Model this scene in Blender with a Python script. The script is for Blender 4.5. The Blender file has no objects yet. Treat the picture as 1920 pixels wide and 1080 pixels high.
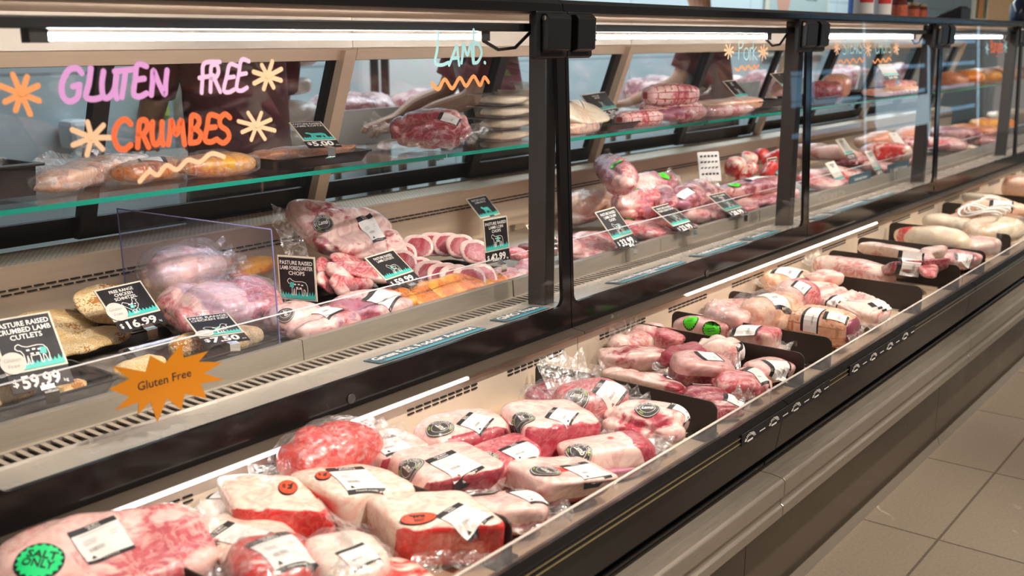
import bpy, math, random
from mathutils import Vector, Matrix, noise
from mathutils.bvhtree import BVHTree

# ------------------------------------------------------------------ camera, world, exposure, room lamps
SC = bpy.context.scene
COL = SC.collection
rnd = random.Random(7)
PITCH, YAW, FPX = math.radians(13.2246), math.radians(37.911), 2000.0
CAM = Vector((0.0, 0.0, 1.38))
_h = Vector((math.cos(YAW), math.sin(YAW), 0.0))
RIGHT = Vector((math.sin(YAW), -math.cos(YAW), 0.0))
FWD = _h * math.cos(PITCH) + Vector((0, 0, -math.sin(PITCH)))
UP = _h * math.sin(PITCH) + Vector((0, 0, math.cos(PITCH)))
cam_data = bpy.data.cameras.new('camera')
cam_data.sensor_width = 36.0
cam_data.lens = FPX / 1920.0 * 36.0
cam_data.clip_start = 0.05
cam_data.dof.use_dof = True
cam_data.dof.focus_distance = 2.55
cam_data.dof.aperture_fstop = 4.0
cam = bpy.data.objects.new('camera', cam_data)
COL.objects.link(cam)
cam.matrix_world = Matrix(((RIGHT.x, UP.x, -FWD.x, CAM.x), (RIGHT.y, UP.y, -FWD.y, CAM.y),
                           (RIGHT.z, UP.z, -FWD.z, CAM.z), (0, 0, 0, 1)))
SC.camera = cam
SC.view_settings.view_transform = 'Standard'
SC.view_settings.look = 'None'
SC.view_settings.gamma = 1.0
SC.view_settings.use_curve_mapping = False
SC.view_settings.exposure = 0.0
world = bpy.data.worlds.new('shop_ambience')
SC.world = world
world.use_nodes = True
world.node_tree.nodes['Background'].inputs[0].default_value = (1.0, 0.92, 0.84, 1)
world.node_tree.nodes['Background'].inputs[1].default_value = 0.20
SC.cycles.max_bounces = 6
SC.cycles.diffuse_bounces = 3
SC.cycles.glossy_bounces = 3
SC.cycles.transmission_bounces = 4
SC.cycles.transparent_max_bounces = 14
SC.cycles.caustics_reflective = False
SC.cycles.caustics_refractive = False
SC.cycles.sample_clamp_indirect = 4.0


def lamp(name, kind, loc, energy, color, aim=None, size=(1, 1), spot=None):
    d = bpy.data.lights.new(name, kind)
    d.energy = energy
    d.color = color
    if kind == 'AREA':
        d.shape = 'RECTANGLE'
        d.size, d.size_y = size
    if kind == 'SPOT':
        d.spot_size, d.spot_blend = spot
        d.shadow_soft_size = 0.05
    o = bpy.data.objects.new(name, d)
    COL.objects.link(o)
    o.location = loc
    if aim is not None:
        o.rotation_euler = (Vector(aim) - Vector(loc)).to_track_quat('-Z', 'Y').to_euler()
    return o


WARM = (1.0, 0.86, 0.72)
# ceiling downlights over the customer aisle, aimed at the meat well
for lx in (0.2, 1.7, 3.2, 4.9, 6.8):
    lamp('aisle_downlight', 'SPOT', (lx + 0.9, -0.35, 3.0), 290 if lx < 1 else 235, WARM, (lx + 0.55, 1.2, 0.55), spot=(math.radians(62), 0.6))
# aisle ceiling panel, and an unseen panel added to brighten the preparation room wall
lamp('aisle_ceiling_panel', 'AREA', (3.0, -1.2, 3.05), 40, (1.0, 0.9, 0.8), (3.0, -1.0, 0), (6.0, 0.5))
lamp('preparation_fill_panel', 'AREA', (8.5, 4.2, 3.0), 260, (0.86, 0.94, 1.0), (8.5, 4.4, 0), (11.0, 0.8))


# ------------------------------------------------------------------ pixels of the photograph -> points of the shop
def ray(u, v):
    return FWD * FPX + RIGHT * (u - 960.0) + UP * (540.0 - v)


def at_z(u, v, z):
    r = ray(u, v)
    return CAM + r * ((z - CAM.z) / r.z)


def at_y(u, v, y):
    r = ray(u, v)
    return CAM + r * (y / r.y)


def at_x(u, v, x):
    r = ray(u, v)
    return CAM + r * (x / r.x)


# ------------------------------------------------------------------ materials
def new_mat(name):
    m = bpy.data.materials.new(name)
    m.use_nodes = True
    nt = m.node_tree
    for n in list(nt.nodes):
        nt.nodes.remove(n)
    out = nt.nodes.new('ShaderNodeOutputMaterial')
    return m, nt, out


def N(nt, t, **kw):
    n = nt.nodes.new(t)
    for k, v in kw.items():
        setattr(n, k, v)
    return n


def setin(n, **kw):
    for k, v in kw.items():
        k = k.replace('_', ' ')
        n.inputs[k].default_value = v if not isinstance(v, tuple) or len(v) != 3 else (*v, 1.0)


def noise_tex(nt, scale, detail=2.0, dist=0.0, vec=None, rough=0.5):
    n = N(nt, 'ShaderNodeTexNoise')
    setin(n, Scale=scale, Detail=detail, Distortion=dist, Roughness=rough)
    if vec is None:
        vec = N(nt, 'ShaderNodeTexCoord').outputs['Object']
    nt.links.new(vec, n.inputs['Vector'])
    return n.outputs['Fac']


def ramp(nt, fac, stops):
    r = N(nt, 'ShaderNodeValToRGB')
    el = r.color_ramp.elements
    while len(el) < len(stops):
        el.new(0.5)
    for e, (p, c) in zip(el, stops):
        e.position = p
        e.color = (c, c, c, 1) if not isinstance(c, tuple) else (*c, 1)
    nt.links.new(fac, r.inputs[0])
    return r.outputs[0]


def mixc(nt, fac, a, b, mode='MIX'):
    m = N(nt, 'ShaderNodeMix', data_type='RGBA', blend_type=mode)
    for sock, val in ((m.inputs[0], fac), (m.inputs[6], a), (m.inputs[7], b)):
        if isinstance(val, (int, float)):
            sock.default_value = val
        elif isinstance(val, tuple):
            sock.default_value = (*val, 1)
        else:
            nt.links.new(val, sock)
    return m.outputs[2]


def math_n(nt, op, a, b=0.0, clamp=False):
    m = N(nt, 'ShaderNodeMath', operation=op, use_clamp=clamp)
    for sock, val in ((m.inputs[0], a), (m.inputs[1], b)):
        if isinstance(val, (int, float)):
            sock.default_value = val
        else:
            nt.links.new(val, sock)
    return m.outputs[0]


def bump(nt, h, strength=0.3, dist=0.003):
    b = N(nt, 'ShaderNodeBump')
    setin(b, Strength=strength, Distance=dist)
    nt.links.new(h, b.inputs['Height'])
    return b.outputs[0]


def simple(name, color, rough=0.5, metal=0.0, coat=0.0, var=0.0, vscale=20.0, emit=None, estr=0.0, bumps=0.0, stretch=None, spec=0.5):
    m, nt, out = new_mat(name)
    p = N(nt, 'ShaderNodeBsdfPrincipled')
    setin(p, Base_Color=color, Roughness=rough, Metallic=metal, Coat_Weight=coat, Coat_Roughness=0.06)
    p.inputs['Specular IOR Level'].default_value = spec
    if emit:
        setin(p, Emission_Color=emit, Emission_Strength=estr)
    if var or bumps:
        vec = None
        if stretch:
            mp = N(nt, 'ShaderNodeMapping')
            mp.inputs['Scale'].default_value = stretch
            nt.links.new(N(nt, 'ShaderNodeTexCoord').outputs['Object'], mp.inputs[0])
            vec = mp.outputs[0]
        f = noise_tex(nt, vscale, 3.0, 0.3, vec)
        if var:
            dark = tuple(c * (1 - var) for c in color)
            lite = tuple(min(1, c * (1 + var)) for c in color)
            nt.links.new(mixc(nt, f, dark, lite), p.inputs['Base Color'])
            r2 = math_n(nt, 'MULTIPLY_ADD', f, 0.25)
            nt.nodes[-1].inputs[2].default_value = max(0.02, rough - 0.12)
            nt.links.new(r2, p.inputs['Roughness'])
        if bumps:
            nt.links.new(bump(nt, f, bumps, 0.002), p.inputs['Normal'])
    nt.links.new(p.outputs[0], out.inputs[0])
    return m


def clear(name, tint=(1, 1, 1), base=0.03, gloss_rough=0.0, haze=0.0, ior=1.45, streak=0.0):
    """thin clear sheet: mostly see-through, mirror by Fresnel, optional milky haze"""
    m, nt, out = new_mat(name)
    tr = N(nt, 'ShaderNodeBsdfTransparent')
    setin(tr, Color=tint)
    gl = N(nt, 'ShaderNodeBsdfGlossy')
    setin(gl, Color=(1, 1, 1), Roughness=gloss_rough)
    lw = N(nt, 'ShaderNodeLayerWeight')
    lw.inputs[0].default_value = 0.5
    fr = math_n(nt, 'MULTIPLY_ADD', math_n(nt, 'POWER', lw.outputs['Facing'], 5.0), 0.96)
    nt.nodes[-1].inputs[2].default_value = 0.04
    sh = tr.outputs[0]
    if haze or streak:
        df = N(nt, 'ShaderNodeBsdfDiffuse')
        setin(df, Color=(0.9, 0.9, 0.92))
        mx = N(nt, 'ShaderNodeMixShader')
        mx.inputs[0].default_value = haze
        if streak:
            f = noise_tex(nt, 9.0, 4.0, 1.5)
            nt.links.new(math_n(nt, 'ADD', ramp(nt, f, [(0.52, 0.0), (0.75, streak)]), haze), mx.inputs[0])
        nt.links.new(sh, mx.inputs[1])
        nt.links.new(df.outputs[0], mx.inputs[2])
        sh = mx.outputs[0]
    ms = N(nt, 'ShaderNodeMixShader')
    nt.links.new(math_n(nt, 'ADD', math_n(nt, 'MULTIPLY', fr, 0.6), base, True), ms.inputs[0])
    nt.links.new(sh, ms.inputs[1])
    nt.links.new(gl.outputs[0], ms.inputs[2])
    nt.links.new(ms.outputs[0], out.inputs[0])
    return m


def film_mat(name, lo=0.10, hi=0.55, col=(0.95, 0.93, 0.93)):
    """crumpled vacuum bag film"""
    m, nt, out = new_mat(name)
    tr = N(nt, 'ShaderNodeBsdfTransparent')
    gl = N(nt, 'ShaderNodeBsdfGlossy')
    setin(gl, Color=(1, 1, 1), Roughness=0.12)
    df = N(nt, 'ShaderNodeBsdfDiffuse')
    setin(df, Color=col)
    f1 = noise_tex(nt, 38.0, 3.0, 2.2)
    nt.links.new(bump(nt, f1, 0.8, 0.006), gl.inputs['Normal'])
    a = N(nt, 'ShaderNodeMixShader')
    a.inputs[0].default_value = 0.45
    nt.links.new(gl.outputs[0], a.inputs[1])
    nt.links.new(df.outputs[0], a.inputs[2])
    b = N(nt, 'ShaderNodeMixShader')
    f2 = noise_tex(nt, 30.0, 3.0, 3.0)
    nt.links.new(ramp(nt, f2, [(0.40, lo), (0.50, (lo + hi) * 0.35), (0.66, hi)]), b.inputs[0])
    nt.links.new(tr.outputs[0], b.inputs[1])
    nt.links.new(a.outputs[0], b.inputs[2])
    nt.links.new(b.outputs[0], out.inputs[0])
    return m


def meat_mat(name, lean, lean2, fat, blood=(0.75, 0.03, 0.02), third=(0.42, 0.16, 0.24), marb=0.5, mscale=26.0, coat=0.9, blend=0.55, rough=0.4, grain=0.0):
    """lean / fat / blood / third colour mixed by the mesh's own tint attribute, marbled, under shiny film"""
    m, nt, out = new_mat(name)
    at = N(nt, 'ShaderNodeAttribute', attribute_name='tint')
    sp = N(nt, 'ShaderNodeSeparateColor')
    nt.links.new(at.outputs['Color'], sp.inputs[0])
    n1 = noise_tex(nt, mscale, 4.0, 0.8)
    n2 = noise_tex(nt, mscale * 1.7, 3.0, 1.6)
    n3 = noise_tex(nt, mscale * 0.8, 5.0, 2.5)
    leanc = mixc(nt, ramp(nt, n2, [(0.35, 0.0), (0.65, 1.0)]), lean, lean2)
    vein = ramp(nt, n3, [(0.45, 0.0), (0.495, marb), (0.53, marb * 0.8), (0.6, 0.0)])
    leanc = mixc(nt, vein, leanc, fat)
    d = math_n(nt, 'MULTIPLY', math_n(nt, 'SUBTRACT', n1, 0.5), blend * 2)
    fm = ramp(nt, math_n(nt, 'ADD', sp.outputs[0], d, True), [(0.42, 0.0), (0.58, 1.0)])
    pink = tuple(f * 0.58 + l * 0.42 for f, l in zip(fat, lean))
    fatc = mixc(nt, ramp(nt, n3, [(0.42, 0.0), (0.62, 0.8)]), fat, pink)
    c = mixc(nt, fm, leanc, fatc)
    bm = ramp(nt, math_n(nt, 'ADD', sp.outputs[1], math_n(nt, 'MULTIPLY', d, 1.1), True), [(0.45, 0.0), (0.6, 1.0)])
    c = mixc(nt, bm, c, blood)
    tm = ramp(nt, math_n(nt, 'ADD', sp.outputs[2], d, True), [(0.45, 0.0), (0.6, 1.0)])
    c = mixc(nt, tm, c, third)
    p = N(nt, 'ShaderNodeBsdfPrincipled')
    setin(p, Roughness=rough, Coat_Weight=coat, Coat_Roughness=0.06)
    nt.links.new(c, p.inputs['Base Color'])
    if grain:
        nt.links.new(bump(nt, noise_tex(nt, 420.0, 2.0), grain, 0.004), p.inputs['Normal'])
    else:
        nt.links.new(bump(nt, n1, 0.25, 0.004), p.inputs['Normal'])
    wr = noise_tex(nt, 32.0, 3.0, 2.4)
    nt.links.new(bump(nt, wr, 0.8, 0.006), p.inputs['Coat Normal'])
    nt.links.new(p.outputs[0], out.inputs[0])
    return m


def slot_mat(name, base, scale, width, height, offs=0.5, rough=0.35, metal=0.9, axes='xy'):
    """stainless sheet punched with rows of short dark slots"""
    m, nt, out = new_mat(name)
    tc = N(nt, 'ShaderNodeTexCoord')
    sx = N(nt, 'ShaderNodeSeparateXYZ')
    nt.links.new(tc.outputs['Object'], sx.inputs[0])
    cb = N(nt, 'ShaderNodeCombineXYZ')
    nt.links.new(sx.outputs['X'], cb.inputs[0])
    nt.links.new(sx.outputs['Y' if axes == 'xy' else 'Z'], cb.inputs[1])
    br = N(nt, 'ShaderNodeTexBrick', offset=offs)
    setin(br, Color1=(0, 0, 0), Color2=(0, 0, 0), Mortar=(1, 1, 1), Scale=1.0)
    br.inputs['Brick Width'].default_value = width
    br.inputs['Row Height'].default_value = height
    br.inputs['Mortar Size'].default_value = scale
    br.inputs['Mortar Smooth'].default_value = 0.1
    nt.links.new(cb.outputs[0], br.inputs['Vector'])
    p = N(nt, 'ShaderNodeBsdfPrincipled')
    setin(p, Roughness=rough)
    nt.links.new(mixc(nt, br.outputs['Color'], (0.012, 0.011, 0.01), base), p.inputs['Base Color'])
    nt.links.new(math_n(nt, 'MULTIPLY', br.outputs['Color'], metal), p.inputs['Metallic'])
    nt.links.new(p.outputs[0], out.inputs[0])
    return m


M = {}
STEEL = (0.48, 0.43, 0.365)
M['steel'] = simple('brushed_steel', STEEL, 0.34, 0.6, var=0.12, vscale=6, stretch=(2, 30, 30))
M['steel_warm'] = simple('warm_brushed_steel', (0.74, 0.58, 0.42), 0.40, 0.35, var=0.08, vscale=6, stretch=(1, 30, 30))
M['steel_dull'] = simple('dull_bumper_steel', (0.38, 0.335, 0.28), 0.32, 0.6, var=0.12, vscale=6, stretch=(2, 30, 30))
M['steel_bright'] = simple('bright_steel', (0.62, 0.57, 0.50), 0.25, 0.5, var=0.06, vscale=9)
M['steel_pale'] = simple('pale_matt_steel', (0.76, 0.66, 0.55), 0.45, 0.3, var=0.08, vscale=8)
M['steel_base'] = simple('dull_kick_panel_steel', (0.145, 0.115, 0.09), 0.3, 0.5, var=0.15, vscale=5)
M['black_gloss'] = simple('black_gloss', (0.010, 0.009, 0.009), 0.12, 0.0, coat=0.0, spec=0.22)
M['black'] = simple('black_satin', (0.014, 0.014, 0.015), 0.35)
M['black_matt'] = simple('black_matt', (0.01, 0.01, 0.01), 0.7)
M['black_metal'] = simple('black_powder_coat', (0.010, 0.010, 0.011), 0.42, 0.0, spec=0.3)
M['divider'] = simple('dark_brown_plastic', (0.030, 0.024, 0.020), 0.42, var=0.2, vscale=14)
M['post'] = simple('dark_grey_post', (0.055, 0.052, 0.05), 0.4, 0.3)
M['gold'] = simple('brass_line', (0.75, 0.62, 0.36), 0.25, 0.9)
M['chrome'] = simple('chrome', (0.85, 0.85, 0.85), 0.12, 1.0)
M['black_tray'] = simple('black_plastic_tray', (0.012, 0.012, 0.013), 0.22, coat=0.3)
M['white_paper'] = simple('white_paper', (0.90, 0.89, 0.87), 0.55)
M['cream_paper'] = simple('cream_paper', (0.82, 0.78, 0.68), 0.55)
M['ink'] = simple('black_ink', (0.02, 0.02, 0.022), 0.45)
M['ink_grey'] = simple('grey_ink', (0.45, 0.42, 0.40), 0.6)
M['card_black'] = simple('card_black', (0.016, 0.016, 0.018), 0.45, var=0.3, vscale=40, spec=0.25)
M['card_edge'] = simple('card_cream_edge', (0.72, 0.66, 0.54), 0.4)
M['card_white'] = simple('card_white_print', (0.88, 0.86, 0.82), 0.45)
M['teal'] = simple('teal_print', (0.06, 0.56, 0.50), 0.45)
M['card_grey'] = simple('pale_grey_sticker', (0.66, 0.62, 0.56), 0.5)
M['sticker_dark'] = simple('charcoal_sticker', (0.06, 0.058, 0.056), 0.4, coat=0.3)
M['sticker_red'] = simple('orange_red_sticker', (0.86, 0.10, 0.03), 0.4, coat=0.3)
M['sticker_green'] = simple('neon_green_sticker', (0.10, 0.80, 0.03), 0.4)
M['sticker_mint'] = simple('mint_green_sticker', (0.02, 0.80, 0.25), 0.4)
M['leaf'] = simple('leaf_green', (0.38, 0.52, 0.10), 0.5)
M['orange_card'] = simple('orange_card', (0.55, 0.20, 0.005), 0.35, var=0.05, vscale=10)
M['paint_purple'] = simple('purple_window_paint', (0.72, 0.36, 0.80), 0.6, emit=(0.72, 0.36, 0.80), estr=0.0)
M['paint_pink'] = simple('pale_pink_window_paint', (0.86, 0.58, 0.88), 0.6)
M['paint_red'] = simple('red_orange_window_paint', (0.95, 0.17, 0.05), 0.6)
M['paint_orange'] = simple('orange_window_paint', (0.95, 0.38, 0.14), 0.6)
M['paint_peach'] = simple('peach_window_paint', (0.95, 0.62, 0.40), 0.6)
M['paint_blue'] = simple('light_blue_window_paint', (0.42, 0.80, 0.90), 0.6)
M['sign_blue'] = simple('blue_grey_sign', (0.05, 0.12, 0.16), 0.3)
M['sign_teal'] = simple('teal_sign_edge', (0.06, 0.32, 0.42), 0.3)
M['tube'] = simple('lit_tube', (1, 1, 1), 0.5, emit=(1.0, 0.96, 0.93), estr=100.0)
M['led'] = simple('lit_led_strip', (1, 1, 1), 0.5, emit=(1.0, 0.95, 0.92), estr=9.0)
M['led_warm'] = simple('lit_warm_led_strip', (1, 1, 1), 0.5, emit=(1.0, 0.85, 0.66), estr=8.0)
M['glass'] = clear('front_glass', (0.995, 1.0, 0.997), 0.0)
M['glass_rear'] = clear('rear_door_glass', (0.93, 0.96, 0.97), 0.03)
M['acrylic'] = clear('clear_acrylic', (0.98, 0.98, 0.99), 0.01, haze=0.012)
M['acrylic_blue'] = clear('scratched_acrylic', (0.86, 0.87, 0.97), 0.02, haze=0.03, streak=0.06)
M['acrylic_edge'] = simple('acrylic_edge', (0.85, 0.86, 0.90), 0.25)
M['rim_line'] = simple('rim_polished_edge', (0.60, 0.54, 0.48), 0.3)
M['acrylic_edge_blue'] = simple('acrylic_blue_edge', (0.22, 0.22, 0.48), 0.25)
M['clamshell'] = clear('clear_tub_plastic', (0.98, 0.97, 0.94), 0.08, 0.08, haze=0.08, streak=0.2)
M['rim_acrylic'] = clear('well_rim_acrylic', (0.95, 0.93, 0.92), 0.10, 0.03, haze=0.10, streak=0.12)
M['shelf_edge'] = simple('green_glass_edge', (0.006, 0.20, 0.145), 0.15, coat=0.5)
M['film'] = film_mat('vacuum_bag_film')
M['film_thin'] = film_mat('thin_wrap_film', 0.06, 0.38)
M['perf'] = slot_mat('perforated_steel', (0.80, 0.66, 0.48), 0.0036, 0.0135, 0.0088, metal=0.3)
M['lamb'] = meat_mat('lamb', (0.46, 0.05, 0.085), (0.32, 0.025, 0.05), (0.93, 0.67, 0.61), marb=0.10)
M['lamb_pink'] = meat_mat('pink_lamb', (0.66, 0.15, 0.17), (0.50, 0.07, 0.10), (0.92, 0.63, 0.58), blood=(0.45, 0.05, 0.045), marb=0.40)
M['beef'] = meat_mat('beef', (0.74, 0.035, 0.03), (0.56, 0.02, 0.02), (0.95, 0.79, 0.67), marb=0.10)
M['dark'] = meat_mat('dark_meat', (0.36, 0.05, 0.075), (0.23, 0.025, 0.045), (0.80, 0.48, 0.45), marb=0.3)
M['pork'] = meat_mat('pork', (0.80, 0.36, 0.32), (0.66, 0.20, 0.20), (0.95, 0.76, 0.68), third=(0.82, 0.45, 0.28), marb=0.6)
M['skin'] = meat_mat('pork_skin', (0.84, 0.44, 0.26), (0.78, 0.36, 0.22), (0.93, 0.66, 0.50), blood=(0.62, 0.28, 0.14), third=(0.26, 0.05, 0.09), marb=0.25)
M['marinade'] = meat_mat('orange_marinade', (0.80, 0.20, 0.01), (0.55, 0.09, 0.01), (0.90, 0.42, 0.04), third=(0.30, 0.05, 0.01), marb=0.5, mscale=40)
M['chicken'] = meat_mat('raw_chicken', (0.78, 0.34, 0.28), (0.70, 0.25, 0.20), (0.92, 0.64, 0.54), marb=0.4)
M['crumb'] = meat_mat('bread_crumb', (0.84, 0.56, 0.23), (0.68, 0.38, 0.11), (0.98, 0.82, 0.52), third=(0.50, 0.20, 0.04), marb=0.8, mscale=170, coat=0.0, rough=0.85, grain=0.9)
M['kofta'] = meat_mat('spiced_mince', (0.52, 0.16, 0.05), (0.38, 0.09, 0.03), (0.70, 0.30, 0.14), marb=0.7, mscale=120, coat=0.3)
M['mince'] = meat_mat('raw_mince', (0.72, 0.10, 0.07), (0.55, 0.06, 0.05), (0.90, 0.55, 0.48), marb=0.9, mscale=150, coat=0.4)
M['sausage'] = meat_mat('sausage', (0.80, 0.32, 0.20), (0.66, 0.22, 0.12), (0.90, 0.62, 0.46), marb=0.6, mscale=90)
M['pale'] = meat_mat('pale_poultry', (0.88, 0.66, 0.46), (0.80, 0.55, 0.36), (0.95, 0.82, 0.62), marb=0.4)
M['white_fat'] = meat_mat('white_fat', (0.86, 0.62, 0.50), (0.80, 0.40, 0.34), (0.96, 0.84, 0.74), marb=0.3)


# ------------------------------------------------------------------ mesh helpers
class MB:
    def __init__(s):
        s.v, s.f, s.m = [], [], []

    def add(s, verts, faces, mi=0):
        b = len(s.v)
        s.v += [Vector(p) for p in verts]
        for f in faces:
            s.f.append(tuple(i + b for i in f))
            s.m.append(mi)
        return s

    def box(s, x0, x1, y0, y1, z0, z1, mi=0):
        vs = [(x, y, z) for x in (x0, x1) for y in (y0, y1) for z in (z0, z1)]
        return s.add(vs, [(0, 1, 3, 2), (4, 6, 7, 5), (0, 4, 5, 1), (2, 3, 7, 6), (0, 2, 6, 4), (1, 5, 7, 3)], mi)

    def obox(s, c, ax, ay, az, mi=0):
        """box from a centre and three half-axis vectors"""
        c = Vector(c)
        vs = [c + ax * i + ay * j + az * k for i in (-1, 1) for j in (-1, 1) for k in (-1, 1)]
        return s.add(vs, [(0, 1, 3, 2), (4, 6, 7, 5), (0, 4, 5, 1), (2, 3, 7, 6), (0, 2, 6, 4), (1, 5, 7, 3)], mi)

    def prism(s, prof, x0, x1, mi=0):
        """closed (y, z) outline extruded along x"""
        n = len(prof)
        vs = [(x0, y, z) for y, z in prof] + [(x1, y, z) for y, z in prof]
        fs = [(i, (i + 1) % n, n + (i + 1) % n, n + i) for i in range(n)]
        fs += [tuple(range(n - 1, -1, -1)), tuple(range(n, 2 * n))]
        return s.add(vs, fs, mi)

    def plate(s, pts, nrm, mi=0):
        """planar outline (3-D points) given a thickness along nrm"""
        n = len(pts)
        nrm = Vector(nrm)
        vs = [Vector(p) for p in pts] + [Vector(p) + nrm for p in pts]
        fs = [(i, (i + 1) % n, n + (i + 1) % n, n + i) for i in range(n)]
        fs += [tuple(range(n - 1, -1, -1)), tuple(range(n, 2 * n))]
        return s.add(vs, fs, mi)

    def tube(s, path, r, n=8, mi=0, cap=True):
        path = [Vector(p) for p in path]
        rs = r if isinstance(r, (list, tuple)) else [r] * len(path)
        rings = []
        for i, p in enumerate(path):
            d = (path[min(i + 1, len(path) - 1)] - path[max(i - 1, 0)]).normalized()
            a = d.orthogonal().normalized() if abs(d.z) > 0.95 else d.cross(Vector((0, 0, 1))).normalized()
            b = d.cross(a)
            rings.append([p + (a * math.cos(t) + b * math.sin(t)) * rs[i] for t in [2 * math.pi * k / n for k in range(n)]])
        vs = [q for rg in rings for q in rg]
        fs = [(i * n + k, i * n + (k + 1) % n, (i + 1) * n + (k + 1) % n, (i + 1) * n + k)
              for i in range(len(path) - 1) for k in range(n)]
        if cap:
            fs += [tuple(range(n - 1, -1, -1)), tuple(range((len(path) - 1) * n, len(path) * n))]
        return s.add(vs, fs, mi)

    def lathe(s, prof, c=(0, 0, 0), n=20, mi=0):
        c = Vector(c)
        vs = [c + Vector((r * math.cos(t), r * math.sin(t), z)) for r, z in prof for t in [2 * math.pi * k / n for k in range(n)]]
        m = len(prof)
        fs = [(i * n + k, i * n + (k + 1) % n, (i + 1) * n + (k + 1) % n, (i + 1) * n + k) for i in range(m - 1) for k in range(n)]
        fs += [tuple(range(n - 1, -1, -1)), tuple(range((m - 1) * n, m * n))]
        return s.add(vs, fs, mi)

    def build(s, name, mats, parent=None, world=False, smooth=False, bevel=0.0, tint=None, label=None):
        me = bpy.data.meshes.new(name)
        off = parent.location if (parent is not None and world) else Vector((0, 0, 0))
        me.from_pydata([tuple(p - off) for p in s.v], [], s.f)
        for m in (mats if isinstance(mats, (list, tuple)) else [mats]):
            me.materials.append(m)
        me.polygons.foreach_set('material_index', s.m)
        if smooth:
            me.polygons.foreach_set('use_smooth', [True] * len(s.f))
        if tint:
            a = me.attributes.new('tint', 'FLOAT_COLOR', 'POINT')
            a.data.foreach_set('color', [c for t in tint for c in (t[0], t[1], t[2], 1.0)])
        me.update()
        o = bpy.data.objects.new(name, me)
        COL.objects.link(o)
        if parent is not None:
            o.parent = parent
        if bevel:
            b = o.modifiers.new('soft_edges', 'BEVEL')
            b.width, b.segments, b.limit_method, b.angle_limit = bevel, 2, 'ANGLE', math.radians(35)
        if label:
            o['label'] = label
        return o


def tag(o, label, cat, group=None):
    o['label'], o['category'] = label, cat
    if group:
        o['group'] = group
    return o


def thing(name, label, cat, loc=(0, 0, 0), rot=None, group=None):
    o = bpy.data.objects.new(name, None)
    o.empty_display_size = 0.05
    COL.objects.link(o)
    o.location = loc
    if rot is not None:
        o.rotation_euler = rot
    return tag(o, label, cat, group)


def struct(o):
    o['kind'] = 'structure'
    return o


_text = {}


def text2d(s, bold=0.0, shear=0.0, space=1.0):
    """(verts, faces) of a line of lettering, height of capitals about 0.7, starting at x = 0, with its width"""
    key = (s, bold, shear, space)
    if key not in _text:
        cu = bpy.data.curves.new('lettering', 'FONT')
        cu.body = s
        cu.resolution_u = 2
        cu.offset = bold
        cu.shear = shear
        cu.space_character = space
        o = bpy.data.objects.new('lettering', cu)
        me = o.to_mesh()
        vs = [(v.co.x, v.co.y) for v in me.vertices]
        fs = [tuple(p.vertices) for p in me.polygons]
        o.to_mesh_clear()
        bpy.data.objects.remove(o)
        bpy.data.curves.remove(cu)
        x0 = min(v[0] for v in vs)
        x1 = max(v[0] for v in vs)
        _text[key] = ([(x - x0, y) for x, y in vs], fs, x1 - x0)
    return _text[key]


def put_text(mb, s, size, O, X, Y, mi=0, align='c', width=None, bold=0.012, shear=0.0, lift=None, mapf=None):
    """lay a line of text on a plane (or through mapf) : O is its baseline anchor"""
    vs, fs, w = text2d(s, bold, shear)
    k = size / 0.7
    kx = k if width is None else min(k, width / max(w, 1e-6)) if width > 0 else -width / w
    dx = {'c': -w * kx / 2, 'l': 0.0, 'r': -w * kx}[align]
    if mapf:
        pts = [mapf(x * kx + dx, y * k) for x, y in vs]
    else:
        pts = [O + X * (x * kx + dx) + Y * (y * k) for x, y in vs]
    mb.add(pts, fs, mi)
    return w * kx


# ------------------------------------------------------------------ setting
def floor_mat():
    m, nt, out = new_mat('stone_floor_tiles')
    tc = N(nt, 'ShaderNodeTexCoord')
    br = N(nt, 'ShaderNodeTexBrick', offset=0.0)
    mp = N(nt, 'ShaderNodeMapping')
    mp.inputs['Location'].default_value = (0.078, -0.152, 0)
    nt.links.new(tc.outputs['Object'], mp.inputs[0])
    setin(br, Color1=(0.28, 0.232, 0.18), Color2=(0.255, 0.212, 0.165), Mortar=(0.09, 0.072, 0.055), Scale=1.0)
    br.inputs['Brick Width'].default_value = 0.6
    br.inputs['Row Height'].default_value = 0.6
    br.inputs['Mortar Size'].default_value = 0.004
    nt.links.new(mp.outputs[0], br.inputs['Vector'])
    f = noise_tex(nt, 1.1, 5.0, 1.4)
    vein = ramp(nt, f, [(0.494, 0.0), (0.5, 0.5), (0.506, 0.0)])
    msk = ramp(nt, noise_tex(nt, 1.7, 1.0), [(0.52, 0.0), (0.62, 1.0)])
    g = noise_tex(nt, 120.0, 3.0)
    base = mixc(nt, 0.25, br.outputs['Color'], ramp(nt, g, [(0.3, (0.17, 0.14, 0.11)), (0.7, (0.33, 0.28, 0.225))]))
    c = mixc(nt, math_n(nt, 'MULTIPLY', vein, msk), base, (0.66, 0.60, 0.52))
    p = N(nt, 'ShaderNodeBsdfPrincipled')
    setin(p, Roughness=0.24)
    nt.links.new(c, p.inputs['Base Color'])
    nt.links.new(p.outputs[0], out.inputs[0])
    return m


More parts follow.
